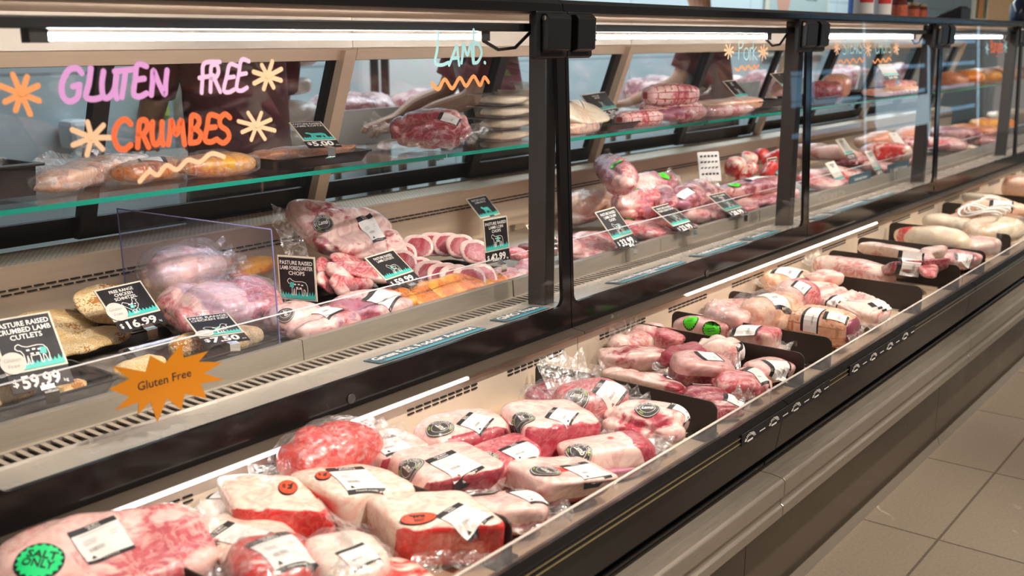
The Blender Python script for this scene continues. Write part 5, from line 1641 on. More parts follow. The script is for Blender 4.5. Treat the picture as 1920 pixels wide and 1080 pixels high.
pack('vacuum_packed_meat', 'dark bagged meat in front of the netted rolls', 'meat pack', 'dark', (1225, 232), (1320, 222), 0.12, 0.065, 0.0, SHELF, tint=silver, crease=0.01, n=16, p=2.5, flaps=[('+x', 0.05, 0.0), ('-x', 0.04, 0)])
pack('pork_belly', 'pork belly slab with orange rind right of the netted rolls', 'meat pack', 'skin', (1318, 200), (1405, 192), 0.14, 0.05, 0.035, SHELF, n=14, p=4, tint=lambda q, n: (1.0 if q.x < -0.6 else 0.3 + n, 0, 0))
pack('vacuum_packed_meat', 'pink bagged meat below the pork belly slab', 'meat pack', 'lamb_pink', (1305, 218), (1410, 208), 0.13, 0.05, 0.0, SHELF, tint=silver, n=14, p=2.5, bag=1.06)
card('slanted price card above the pork belly', ['PORK', 'BELLY'], '19.99', (1391, 193), (1413, 190), (1355, 152), 0.035, SHELF, 'sheep', (0, .05))
tray('food_tray', 'dark tray at the right end of the pork unit shelf', (1476, 205), 0.30, 0.18, 0.05, 0.0, SHELF, 'black trays on the glass shelves')
item('lamb_steak', 'pink piece of meat on the dark tray by the second corner post', 'meat', 'lamb_pink', (1465, 165), 0.085, (0.10, 0.09, 0.07), (0, 0, 20), None, SHELF, n=10, tint=mixed)
card('slanted green-edged card by the second corner post', ['LAMB'], None, (1468, 162), (1492, 158), (1444, 138), 0.10, SHELF, None, strip=False)

# --- third, fourth and fifth units --------------------------------------------
tray('food_tray', 'black tray of dark meat on the third unit shelf', (1578, 190), 0.32, 0.2, 0.04, 0.0, SHELF, 'black trays on the glass shelves')
item('dark_roast', 'dark purple roast on the third unit shelf', 'roast', 'dark', (1548, 172), 0.085, (0.20, 0.16, 0.11), (0, 0, 10), None, SHELF, n=14, tint=lean, na=0.012)
item('orange_roast', 'orange roast behind the dark purple roast', 'roast', 'sausage', (1568, 160), 0.10, (0.18, 0.14, 0.12), (0, 0, 10), None, SHELF, n=12, tint=mixed)
tray('food_tray', 'black tray holding the red sausages in the third unit', (1716, 180), 0.52, 0.24, 0.03, 0.0, SHELF, 'black trays on the glass shelves')
GRS = 'red sausages side by side on the black tray'
for k in range(9):
    P = at_z(1645 + k * 7.5, 170 - k * 0.7, SHELF + 0.06)
    _seed[0] += 1
    vs, fs, ts = blob(0.16, 0.036, 0.036, p=2.2, n=8, tint=mixed, seed=_seed[0])
    o = MB().add(vs, fs).build('red_sausage', M['sausage'], None, smooth=True, tint=ts)
    o.location, o.rotation_euler = (P.x, P.y, SHELF + 0.034), (0, 0, math.radians(80))
    tag(o, f'{(ORD + ["eighth", "ninth"])[k]} red sausage from the left on the third unit shelf', 'sausage', GRS)
item('mince_mound', 'mound of red mince on top of the sausages', 'mince', 'mince', (1680, 160), 0.10, (0.40, 0.16, 0.06), (0, 0, 0), None, SHELF, n=14, tint=mixed, na=0.008, nf=30)
card('tall pale card standing on the red sausages', ['STEAK'], '24.99', (1662, 150), (1690, 148), (1645, 121), 0.10, SHELF, None, pale=True)
GU = 'steaks on the deck of the third unit'
for k, (px, sz, mt, zz) in enumerate((((1545, 345), (.30, .22, .07), 'lamb_pink', .04), ((1590, 335), (.25, .2, .06), 'beef', .035), ((1640, 320), (.26, .2, .06), 'lamb_pink', .035), ((1690, 305), (.24, .2, .05), 'beef', .03), ((1530, 285), (.22, .18, .09), 'chicken', .10),
                                      ((1565, 288), (.26, .18, .08), 'chicken', .10), ((1660, 285), (.24, .18, .10), 'beef', .10), ((1700, 270), (.25, .2, .08), 'dark', .08), ((1600, 305), (.22, .2, .06), 'dark', .06), ((1640, 262), (.3, .18, .08), 'sausage', .13), ((1705, 250), (.3, .18, .08), 'sausage', .13))):
    item('meat_cut', ['front left steak of the third unit', 'front steak behind the first pale card of the third unit', 'front steak behind the black sign', 'front right steak of the third unit', 'leftmost pink chicken piece at the back', 'second pink chicken piece at the back',
                      'bright red beef piece in the middle of the third unit', 'dark steak at the right of the third unit', 'dark steak in the middle of the third unit', 'orange marinated piece at the back of the third unit', 'orange marinated piece by the third post'][k], 'meat', mt, px, zz, sz, (10, 0, 20 * k), GU, tint=mixed, n=12, na=0.012)
card('first slanted card at the front of the third unit', ['GRASS FED', 'RUMP'], '32.99', (1576, 352), (1592, 346), (1547, 306), 0.03, DECK, 'sheep', (0, .05), pale=True)
card('second slanted card at the front of the third unit', ['GRASS FED', 'SCOTCH'], '45.99', (1647, 332), (1660, 328), (1621, 284), 0.03, DECK, 'sheep', (0, .05), pale=True)
card('slanted pale card behind the chicken of the third unit', ['CHICKEN'], '17.99', (1592, 300), (1608, 296), (1566, 262), 0.10, DECK, None, pale=True)
card('slanted pale card behind the bright red beef', ['BEEF'], '28.99', (1690, 285), (1706, 282), (1665, 250), 0.10, DECK, None, pale=True)
GV = 'indistinct meats in the fourth unit'
for k, (px, sz, mt, zz, sf) in enumerate((((1780, 165), (.3, .2, .10), 'kofta', .06, SHELF), ((1815, 150), (.3, .2, .10), 'marinade', .07, SHELF), ((1850, 145), (.4, .2, .10), 'marinade', .07, SHELF), ((1880, 148), (.3, .2, .1), 'sausage', .06, SHELF), ((1765, 270), (.3, .25, .08), 'lamb_pink', .06, DECK), ((1790, 250), (.3, .25, .08), 'dark', .08, DECK), ((1825, 245), (.3, .25, .08), 'kofta', .08, DECK),
                                          ((1860, 232), (.3, .25, .08), 'marinade', .08, DECK), ((1780, 292), (.3, .2, .06), 'pale', .04, DECK), ((1830, 268), (.3, .2, .06), 'lamb_pink', .04, DECK), ((1895, 215), (.4, .25, .09), 'pale', .08, DECK), ((1905, 150), (.4, .2, .09), 'dark', .06, SHELF))):
    item('meat_cut', ['brown spiced roast at the left of the fourth shelf', 'orange roast in the middle of the fourth shelf', 'long orange roast on the fourth shelf', 'sausage mound right on the fourth shelf', 'pink piece at the left of the fourth deck', 'dark piece behind the pink one on the fourth deck', 'brown spiced piece on the fourth deck',
                      'orange marinated piece on the fourth deck', 'pale piece at the front of the fourth deck', 'pink piece at the front of the fourth deck', 'pale mound in the furthest unit', 'dark roast on the furthest shelf'][k], 'meat', mt, px, zz, sz, (0, 0, 15 * k), GV, surf=sf, tint=mixed, n=10, na=0.015)
# signs on the guard of the third unit
for lb, words, (a, b, c_) in (('dark sign reading Traditionally Farmed on the clear guard', 'Traditionally Farmed', ((1592, 351), (1632, 339), (1592, 331))),
                              ('dark sign reading No Added Hormones on the clear guard', 'No Added Hormones', ((1663, 337), (1703, 322), (1663, 310)))):
    A, B, C_ = at_y(*a, 1.684), at_y(*b, 1.684), at_y(*c_, 1.684)
    w, h = B.x - A.x, C_.z - A.z
    t = thing('guard_sign', lb, 'sign', A, None, 'dark signs on the clear guards')
    MB().box(0, w, 0, 0.003, 0, h).build('sign_board', M['sign_blue'], t)
    MB().box(0, w, -0.001, 0.0, 0, h * 0.22).build('teal_edge', M['sign_teal'], t)
    mb = MB()
    put_text(mb, words, h * 0.28, Vector((w / 2, -0.0012, h * 0.45)), Vector((1, 0, 0)), Vector((0, 0, 1)), 0, width=w * 0.92)
    mb.build('lettering', M['card_white'], t)


# ------------------------------------------------------------------ hand painting on the front glass
GL = {
    'G': [[(.95, .85), (.7, 1), (.3, .95), (.05, .6), (.1, .2), (.45, 0), (.85, .12), (.9, .5)], [(.9, .5), (.6, .45)]],
    'L': [[(.25, 1), (.2, .5), (.1, .08), (.5, .0), (.95, .08)]],
    'U': [[(.1, 1), (.05, .5), (.2, .05), (.55, .05), (.85, .4), (.9, 1)], [(.9, 1), (.88, .3), (1, 0)]],
    'T': [[(0, .92), (.5, .96), (1, 1)], [(.55, .95), (.5, .5), (.42, 0)]],
    'E': [[(.95, .95), (.35, 1), (.2, .55), (.1, .08), (.5, 0), (.95, .1)], [(.2, .52), (.8, .56)]],
    'N': [[(.08, 0), (.15, .5), (.2, 1), (.5, .5), (.85, .02), (.9, .5), (.98, 1)]],
    'F': [[(.25, 0), (.25, .5), (.28, .95), (1, 1)], [(.1, .48), (.75, .56)]],
    'R': [[(.12, 0), (.15, .5), (.2, .95), (.65, 1), (.8, .75), (.55, .52), (.2, .48)], [(.45, .5), (.95, 0)]],
    'C': [[(.95, .85), (.65, 1), (.25, .85), (.05, .45), (.25, .08), (.6, 0), (.95, .15)]],
    'M': [[(.05, 0), (.15, .5), (.22, 1), (.5, .4), (.78, 1), (.88, .5), (.97, 0)]],
    'B': [[(.1, 0), (.12, .5), (.15, 1), (.6, .98), (.75, .78), (.5, .55), (.15, .52)], [(.45, .54), (.9, .35), (.75, .06), (.1, 0)]],
    'S': [[(.9, .88), (.55, 1), (.2, .85), (.25, .6), (.75, .42), (.88, .18), (.5, 0), (.08, .1)]],
    'A': [[(.05, 0), (.3, .5), (.55, 1), (.75, .5), (.95, 0)], [(.22, .35), (.82, .38)]],
    'D': [[(.2, 0), (.2, .7), (.2, 1.55)], [(.2, .95), (.7, .85), (.95, .45), (.6, .05), (.2, 0)]],
    'P': [[(.25, 0), (.28, .6), (.3, 1)], [(.28, .95), (.7, 1), (.85, .75), (.6, .5), (.28, .48)]],
    'o': [[(.5, .62), (.15, .5), (.1, .15), (.5, 0), (.85, .15), (.82, .5), (.5, .62)]],
    'r': [[(.2, .65), (.25, .3), (.22, 0)], [(.25, .4), (.5, .65), (.85, .6)]],
    'k': [[(.2, 1.1), (.22, .5), (.2, 0)], [(.85, .6), (.25, .3), (.9, 0)]],
    'K': [[(.15, 1), (.18, .5), (.12, 0)], [(.9, .98), (.2, .45), (.95, 0)]],
    'H': [[(.12, 1), (.15, .5), (.1, 0)], [(.88, 1), (.86, .5), (.9, 0)], [(.12, .5), (.88, .52)]],
    'O': [[(.5, 1), (.12, .8), (.08, .25), (.5, 0), (.88, .22), (.9, .75), (.5, 1)]],
    'u': [[(.1, .65), (.1, .2), (.45, .02), (.8, .25), (.85, .65), (.88, 0)]],
    'g': [[(.85, .6), (.35, .65), (.1, .35), (.4, .08), (.82, .3), (.85, .65), (.8, -.2), (.3, -.3)]],
    'e': [[(.1, .3), (.85, .36), (.7, .62), (.3, .6), (.08, .3), (.35, .02), (.85, .08)]],
    's': [[(.8, .58), (.4, .65), (.2, .48), (.75, .22), (.55, 0), (.12, .06)]],
    '.': [[(.1, .08), (.2, .0)]],
}


def smooth_path(p, k=6):
    out = []
    for i in range(len(p) - 1):
        p0, p1, p2, p3 = p[max(i - 1, 0)], p[i], p[i + 1], p[min(i + 2, len(p) - 1)]
        for j in range(k):
            t = j / k
            out.append(tuple(0.5 * (2 * b + (c - a) * t + (2 * a - 5 * b + 4 * c - d) * t * t + (3 * b - a - 3 * c + d) * t ** 3) for a, b, c, d in zip(p0, p1, p2, p3)))
    return out + [p[-1]]


def stroke(mb, pts, w, mi=0):
    """flat brush stroke on the glass through pixels pts, w metres wide, with round ends"""
    mb.layer = getattr(mb, 'layer', 0) + 1
    P = [glass_pt(u, v, 0.005 + 0.0002 * mb.layer) for u, v in pts]
    nrm = Vector((0, -1, 0.044)).normalized()
    n = len(P)
    vs = []
    for i in range(n):
        d = (P[min(i + 1, n - 1)] - P[max(i - 1, 0)]).normalized()
        s_ = d.cross(nrm).normalized() * w / 2
        vs += [P[i] - s_, P[i] + s_]
    mb.add(vs, [(2 * i, 2 * i + 1, 2 * i + 3, 2 * i + 2) for i in range(n - 1)], mi)
    for q, nb in ((P[0], P[1]), (P[-1], P[-2])):
        d = (q - nb).normalized()
        e = d.cross(nrm).normalized()
        mb.add([q + (e * math.cos(t) + d * math.sin(t)) * w / 2 for t in [math.pi * k / 8 for k in range(9)]], [tuple(range(9))], mi)


def on_glass(mb, i, name, mats, label):
    c = COUNTER[i]
    o = mb.build(name, mats, bpy.data.objects[c['panel']], label=label)
    o.location = -c.location
    return o


def word(i, letters, w, mat, label):
    """letters: (character, left u, right u, baseline v, height px, slant px)"""
    mb = MB()
    for ch, u0, u1, v, h, sl in letters:
        for st in GL[ch]:
            stroke(mb, [(u0 + x * (u1 - u0) + sl * y, v - y * h) for x, y in smooth_path(st)], w)
    return on_glass(mb, i, 'painted_word', M[mat] if isinstance(mat, str) else mat, label)


def star(i, u, v, ru, rv, w, mat, label, arms=8, rot=0.2, jit=0.15):
    mb = MB()
    r = random.Random(int(u))
    for k in range(arms):
        a = rot + 2 * math.pi * k / arms
        f = 1 + jit * (r.random() * 2 - 1)
        stroke(mb, [(u, v), (u + ru * f * math.cos(a) * 0.5, v + rv * f * math.sin(a) * 0.5), (u + ru * f * math.cos(a), v + rv * f * math.sin(a))], w)
    on_glass(mb, i, 'painted_asterisk', M[mat], label)


def zigzag(i, pts, w, mat, label):
    mb = MB()
    stroke(mb, smooth_path(pts, 5), w)
    on_glass(mb, i, 'painted_zigzag', M[mat], label)


word(0, [('G', 112, 150, 190, 62, 6), ('L', 157, 195, 186, 58, 4), ('U', 188, 219, 184, 50, 3), ('T', 213, 250, 182, 52, 2), ('E', 248, 276, 181, 60, 0), ('N', 281, 314, 178, 46, 0)], 0.0095, 'paint_purple', 'purple painted word GLUTEN')
word(0, [('F', 368, 408, 174, 58, 4), ('R', 392, 414, 172, 50, 0), ('E', 417, 440, 173, 52, 6), ('E', 441, 464, 170, 58, 4)], 0.0075, 'paint_pink', 'pale pink painted word FREE')
word(0, [('C', 212, 247, 280, 56, 0), ('R', 255, 280, 276, 50, 2), ('U', 284, 306, 271, 42, 0), ('M', 314, 347, 271, 46, 0), ('B', 354, 378, 268, 50, 2), ('E', 382, 408, 266, 50, 2), ('S', 406, 432, 268, 54, 2)], 0.0095, 'paint_red', 'red-orange word CRUMBES')
star(0, 40, 176, 36, 38, 0.0085, 'paint_orange', 'orange asterisk at the left edge', 8, 0.35)
star(0, 172, 258, 36, 30, 0.0085, 'paint_peach', 'peach asterisk left of CRUMBES', 7, 0.0)
star(0, 502, 143, 26, 26, 0.0085, 'paint_peach', 'peach asterisk right of FREE', 8, 0.3)
star(0, 481, 236, 34, 28, 0.0075, 'paint_peach', 'peach asterisk right of CRUMBES', 8, 0.3)
word(0, [('L', 813, 842, 122, 60, 2), ('A', 841, 862, 122, 36, 4), ('M', 864, 888, 118, 36, 0), ('D', 884, 904, 118, 40, 0), ('.', 908, 916, 118, 10, 0)], 0.0075, 'paint_blue', 'light blue word LAMB')
zigzag(0, [(810, 157), (822, 167), (834, 149), (848, 166), (862, 146), (874, 161), (888, 143), (900, 160), (908, 145), (916, 154)], 0.009, 'paint_orange', 'orange zigzag under LAMB')
zigzag(0, [(262, 340), (280, 322), (296, 328), (312, 310), (332, 318), (352, 300), (374, 304), (396, 288), (420, 294)], 0.008, 'paint_peach', 'peach squiggle low on the glass')
word(1, [('P', 1381, 1397, 111, 44, 0), ('o', 1394, 1405, 112, 36, 0), ('r', 1404, 1413, 112, 34, 0), ('k', 1410, 1420, 112, 40, 0), ('.', 1419, 1423, 112, 8, 0)], 0.0045, 'paint_blue', 'light blue word Pork')
star(1, 1367, 96, 9, 13, 0.007, 'paint_peach', 'peach asterisk left of Pork', 8)
star(1, 1431, 98, 9, 14, 0.007, 'paint_peach', 'peach asterisk right of Pork', 8)
zigzag(1, [(1379, 129), (1385, 132), (1391, 124), (1397, 131), (1403, 123), (1409, 130), (1415, 123), (1418, 128), (1423, 122)], 0.0075, 'paint_orange', 'orange zigzag under Pork')
word(2, [('S', 1580, 1588, 102, 30, 0), ('T', 1587, 1594, 101, 26, 0), ('E', 1594, 1600, 100, 24, 0), ('A', 1600, 1606, 100, 24, 0), ('K', 1606, 1612, 100, 24, 0), ('S', 1612, 1617, 100, 24, 0)], 0.0045, 'paint_blue', 'light blue word STEAKS')
word(2, [('C', 1641, 1648, 100, 28, 0), ('H', 1648, 1654, 100, 26, 0), ('O', 1655, 1660, 99, 22, 0), ('P', 1661, 1666, 99, 24, 0), ('S', 1666, 1671, 99, 24, 0)], 0.0045, 'paint_blue', 'light blue word CHOPS')
star(2, 1569, 90, 5, 13, 0.007, 'paint_peach', 'peach asterisk left of STEAKS', 8)
star(2, 1628, 92, 6, 14, 0.007, 'paint_peach', 'peach asterisk between STEAKS and CHOPS', 8)
star(2, 1681, 91, 5, 12, 0.007, 'paint_peach', 'peach asterisk right of CHOPS', 8)
zigzag(2, [(1571, 118), (1577, 113), (1582, 119), (1588, 112), (1594, 119), (1600, 110), (1606, 118), (1612, 109), (1618, 116), (1620, 109)], 0.0075, 'paint_orange', 'orange zigzag under STEAKS')
zigzag(2, [(1637, 114), (1641, 118), (1646, 111), (1651, 117), (1656, 110), (1661, 116), (1666, 109), (1671, 113)], 0.0075, 'paint_orange', 'orange zigzag under CHOPS')
word(3, [('B', 1857, 1862, 98, 22, 0), ('u', 1861, 1865, 98, 26, 0), ('r', 1865, 1868, 98, 26, 0), ('g', 1868, 1872, 98, 24, 0), ('e', 1872, 1876, 98, 24, 0), ('r', 1875, 1878, 98, 24, 0), ('s', 1877, 1881, 98, 24, 0)], 0.007, 'paint_red', 'red-orange painted word')
star(3, 1851, 91, 3, 11, 0.008, 'paint_blue', 'light blue asterisk left of the red word', 6)
star(3, 1886, 88, 3, 11, 0.008, 'paint_blue', 'light blue asterisk right of the red word', 6)

# orange starburst stuck on the glass
SB = [(1165, 290), (1180, 380), (1335, 338), (1275, 405), (1428, 408), (1310, 480), (1440, 520), (1290, 545), (1325, 640), (1185, 610), (1165, 715), (1070, 640), (1010, 795),
      (965, 660), (885, 745), (890, 665), (735, 720), (830, 630), (700, 580), (830, 515), (715, 430), (935, 470), (965, 365), (1060, 415)]
pts = [glass_pt(a / 3.4286, 560 + b / 3.4286, 0.004) for a, b in SB]
ctr = sum(pts, Vector()) / len(pts)
t = thing('starburst_sticker', 'orange starburst card reading Gluten Free on the front glass', 'sticker', ctr)
loc = [p - ctr for p in pts]
mb = MB()
mb.add(loc + [p + Vector((0, -0.001, 0)) for p in loc] + [Vector((0, 0, 0)), Vector((0, -0.001, 0))],
       [(24 + i, 24 + (i + 1) % 24, 49) for i in range(24)] + [((i + 1) % 24, i, 48) for i in range(24)] + [(i, (i + 1) % 24, 24 + (i + 1) % 24, 24 + i) for i in range(24)])
mb.build('card', M['orange_card'], t)
mb = MB()
A, B = glass_pt(258, 733, 0.004) - ctr, glass_pt(358, 705, 0.004) - ctr
X = (B - A).normalized()
Yv = Vector((0, -1, 0.044)).normalized().cross(X) * -1
Yv = X.cross(Vector((0, -1, 0.044)).normalized()) * -1 if Yv.z < 0 else Yv
put_text(mb, 'Gluten Free', 0.0145, A + Vector((0, -0.0016, 0)), X, Yv, 0, 'l', width=-(B - A).length, bold=0.004)
mb.build('lettering', M['ink'], t)

# blue signs lying along the front ledge
for lb, words, u0, v0, u1, v1, two in (('ledge sign reading Grass Fed, Fodder Assisted', 'Grass Fed, Fodder Assisted', 702, 676, 900, 619, None), ('ledge sign reading GMO Free', 'GMO Free', 938, 600, 1018, 575, None),
                                       ('ledge sign reading No Added Hormones or Antibiotics EVER', 'No Added Hormones or Antibiotics', 1153, 525, 1278, 494, 'EVER'), ('ledge sign reading Traditionally Farmed', 'Traditionally Farmed', 1308, 477, 1392, 455, None),
                                       ('dark ledge sign left of the second corner post', 'Grass Fed', 1402, 452, 1455, 437, None), ('ledge sign at the left of the third unit', 'GMO Free', 1520, 412, 1545, 405, None), ('long ledge sign in the middle of the third unit', 'No Added Hormones or Antibiotics', 1556, 402, 1625, 380, None),
                                       ('ledge sign at the right of the third unit', 'Traditionally Farmed', 1628, 378, 1672, 364, None)):
    A, B = at_y(u0, v0, 1.53), at_y(u1, v1, 1.53)
    w = B.x - A.x
    t = thing('ledge_sign', lb, 'sign', (A.x, 1.511, 0.7228), (math.radians(-4.5), 0, 0), 'blue signs along the front ledge')
    MB().box(0, w, 0.0, 0.052, 0, 0.0012).build('sign_board', M['sign_blue'], t)
    MB().add([(0.02, 0.001, 0.0016), (w, 0.001, 0.0016), (w, 0.016, 0.0016), (0.02, 0.013, 0.0016)], [(0, 1, 2, 3)]).build('teal_edge', M['sign_teal'], t)
    mb = MB()
    put_text(mb, words, 0.024, Vector((w / 2, 0.022, 0.0020)), Vector((1, 0, 0)), Vector((0, 1, 0)), 0, width=w * 0.94, bold=0.025)
    if two:
        put_text(mb, two, 0.014, Vector((w / 2, 0.004, 0.0020)), Vector((1, 0, 0)), Vector((0, 1, 0)), 0, width=w * 0.3, bold=0.02)
    mb.build('lettering', M['card_white'], t)

# printed strips clipped in the price rail
for lb, (u0, v0, u1, v1), nlog in (('price rail strip with four white arched logos, nearer one', (1392, 806, 1556, 712), 4), ('price rail strip with white arched logos, further one', (1594, 684, 1716, 610), 4)):
    A, B = at_y(u0, v0, 0.897), at_y(u1, v1, 0.897)
    w = B.x - A.x
    t = thing('rail_strip', lb, 'label strip', (A.x, 0.8975, 0.556), None, 'logo strips in the price rail')
    MB().box(0, w, -0.001, 0.001, 0, 0.027).build('strip', M['card_black'], t, bevel=0.0006)
    mb = MB()
    for k in range(nlog):
        cx = w * (k + 0.32) / nlog
        vs, fs, tw = text2d('BUTCHERY', 0.03)
        R0 = 0.0135
        kk = 0.0085 / 0.7
        sp_ = math.radians(150) / tw
        P = [(cx + (R0 + y * kk * 0.8) * 1.35 * math.cos(math.radians(165) - x * sp_), (R0 + y * kk * 0.8) * 0.9 * math.sin(math.radians(165) - x * sp_) + 0.004) for x, y in vs]
        mb.add([(x, -0.0018, z) for x, z in P], fs)
        mb.add([(cx + dx, -0.0018, dz) for dx, dz in ((-.013, .004), (.013, .004), (.013, .008), (-.013, .008))], [(0, 1, 2, 3)])
        cx2 = cx + w * 0.5 / nlog
        mb.add([(cx2 + dx, -0.0018, dz) for dx, dz in ((-.014, .0095), (.014, .0095), (.014, .012), (-.014, .012))], [(0, 1, 2, 3)])
    mb.build('white_print', M['card_white'], t)

# ------------------------------------------------------------------ goods standing on top of the counters
TOP = 1.4685


def on_top(u, y=1.9):
    return Vector((at_y(u, 40, y).x, y, TOP))


def jar(u, y, r, h, mat_body, cap, label, name='sauce_jar', group='jars on top of the third unit'):
    t = thing(name, label, 'jar', on_top(u, y), None, group)
    MB().lathe([(r * .9, 0), (r, 0.006), (r, h * .72), (r * .82, h * .82), (r * .8, h * .84)], n=18).build('jar_body', M[mat_body], t, smooth=False)
    MB().lathe([(r * .86, h * .84), (r * .88, h), (r * .5, h)], n=18).build('lid', M[cap], t)
    MB().lathe([(r * 1.01, h * .15), (r * 1.01, h * .62)], n=18).build('jar_label', M['pale_label'], t)
    return t


M['pale_label'] = simple('printed_jar_label', (0.55, 0.12, 0.06), 0.5, var=0.6, vscale=60)
M['blue_print'] = simple('blue_print', (0.05, 0.14, 0.45), 0.5)
M['red_print'] = simple('red_print', (0.72, 0.04, 0.04), 0.5)
M['dark_sauce'] = simple('dark_red_sauce', (0.12, 0.02, 0.01), 0.15, coat=0.8)
M['wood'] = simple('pale_wood', (0.55, 0.32, 0.15), 0.5, var=0.2, vscale=12, stretch=(1, 8, 8))
for k, (u, lb) in enumerate(((1612, 'left tall canister with blue edges and red and white label'), (1646, 'right tall canister with blue edges and red and white label'))):
    p = on_top(u, 1.9)
    t = thing('canister', lb, 'canister', p, None, 'canisters on top of the third unit')
    r = 0.058
    MB().lathe([(r, 0), (r, 0.155), (r * .95, 0.165)], n=24).build('canister_body', M['blue_print'], t)
    lab = MB()
    for a0, a1, mi in ((165, 300, 0), (195, 270, 1)):
        z0, z1 = (0.02, 0.145) if mi == 0 else (0.07, 0.12)
        n = 12
        vs = [((r + 0.0006 * (1 + mi)) * math.cos(math.radians(a0 + (a1 - a0) * q / n)), (r + 0.0006 * (1 + mi)) * math.sin(math.radians(a0 + (a1 - a0) * q / n)), z) for z in (z0, z1) for q in range(n + 1)]
        lab.add(vs, [(q, q + 1, n + 2 + q, n + 1 + q) for q in range(n)], mi)
    lab.build('paper_label', [M['white_paper'], M['red_print']], t)
    MB().lathe([(r * 1.02, 0.0), (r * 1.02, 0.012)], n=24).build('red_band', M['red_print'], t)
jar(1681, 1.9, 0.048, 0.115, 'dark_sauce', 'black', 'wide dark sauce jar beside the canisters')
jar(1697, 1.95, 0.040, 0.11, 'dark_sauce', 'black', 'dark sauce jar just behind the wide one')
jar(1709, 1.9, 0.036, 0.09, 'dark_sauce', 'gold', 'small sauce jar with brass lid in the middle')
jar(1724, 1.9, 0.036, 0.085, 'dark_sauce', 'gold', 'last small sauce jar with brass lid')
t = thing('card_terminal', 'black payment terminal standing on the fourth unit', 'terminal', on_top(1787, 1.95))
MB().prism([(-0.07, 0), (0.08, 0), (0.08, 0.03), (-0.05, 0.085), (-0.07, 0.08)], -0.10, 0.10).build('terminal_body', M['black'], t, bevel=0.004)
MB().plate([(-0.08, -0.055, 0.086), (0.08, -0.055, 0.086), (0.08, 0.06, 0.042), (-0.08, 0.06, 0.042)], (0, 0.001, 0.003)).build('screen', M['black_gloss'], t)
t = thing('picture_frame', 'pale framed print with an orange bottle on top of the furthest unit', 'picture frame', on_top(1838, 2.0))
fr = MB().box(-0.16, -0.13, 0, 0.02, 0, 0.34).box(0.13, 0.16, 0, 0.02, 0, 0.34).box(-0.13, 0.13, 0, 0.02, 0, 0.03).box(-0.13, 0.13, 0, 0.02, 0.31, 0.34)
fr.build('frame', M['card_edge'], t)
MB().box(-0.13, 0.13, 0.008, 0.012, 0.03, 0.31).build('green_print', simple('leafy_green_print', (0.12, 0.16, 0.05), 0.5, var=0.7, vscale=40), t)
MB().prism([(0.004, 0.035), (0.008, 0.035), (0.008, 0.22), (0.004, 0.22)], -0.06, 0.06).prism([(0.003, 0.09), (0.004, 0.09), (0.004, 0.15), (0.003, 0.15)], -0.045, 0.045).build('bottle_print', M['orange_card'], t)
t = thing('wooden_shelf', 'pale wooden shelf unit on top of the furthest unit', 'shelf', on_top(1888, 2.2))
MB().box(-0.30, 0.36, -0.1, 0.1, 0.0, 0.02).box(-0.30, 0.36, -0.1, 0.1, 0.20, 0.22).box(-0.30, -0.28, -0.1, 0.1, 0.02, 0.20).box(0.0, 0.02, -0.1, 0.1, 0.02, 0.20).box(0.34, 0.36, -0.1, 0.1, 0.02, 0.20).build('carcass', M['wood'], t, bevel=0.002)
t = thing('dark_bottle', 'dark blue bottle at the top right corner of the photo', 'bottle', on_top(1908, 1.95))
MB().lathe([(0.055, 0), (0.06, 0.01), (0.06, 0.13), (0.03, 0.17), (0.02, 0.18), (0.02, 0.215)], n=20).build('bottle_body', simple('dark_blue_glass', (0.015, 0.025, 0.06), 0.15, coat=0.5), t, smooth=True)
MB().lathe([(0.022, 0.215), (0.022, 0.235)], n=16).build('cap', M['black'], t)

# ------------------------------------------------------------------ preparation room behind the counter
t = thing('wall_poster', 'framed pale poster with a portrait and dark words on the back wall', 'poster', at_y(1500, 12, 5.15))
MB().box(-0.86, 0.84, 0.0, 0.03, -0.55, 0.75).build('frame', M['card_edge'], t)
MB().box(-0.82, 0.80, -0.004, 0.0, -0.51, 0.71).build('print', simple('pale_blue_print', (0.40, 0.50, 0.48), 0.5), t)
po = MB()
po.add([(-0.46 + 0.19 * math.cos(a), -0.006, 0.16 + 0.27 * math.sin(a)) for a in [2 * math.pi * i / 24 for i in range(24)]], [tuple(range(24))], 0)
po.add([(-0.46 + 0.21 * math.cos(a), -0.005, 0.26 + 0.26 * math.sin(a)) for a in [math.pi * i / 16 for i in range(17)]] , [tuple(range(17))], 1)
po.add([(-0.80, -0.006, -0.5), (-0.14, -0.006, -0.5), (-0.22, -0.006, -0.22), (-0.46, -0.006, -0.10), (-0.72, -0.006, -0.22)], [(0, 1, 2, 3, 4)], 1)
po.build('portrait', [simple('printed_skin', (0.55, 0.30, 0.22), 0.5), simple('printed_dark', (0.08, 0.06, 0.05), 0.5)], t)
mb = MB()
for k, (ln, s_) in enumerate((('The best BBQ\'d spoils for the', .085), ('world.', .085), ('', 0), ('Australia\'s #1 Food Critic', .06))):
    if ln:
        put_text(mb, ln, s_, Vector((0.30, -0.0065, 0.22 - 0.15 * k)), Vector((1, 0, 0)), Vector((0, 0, 1)), 0, width=0.95, bold=0.01)
mb.build('lettering', M['ink'], t)

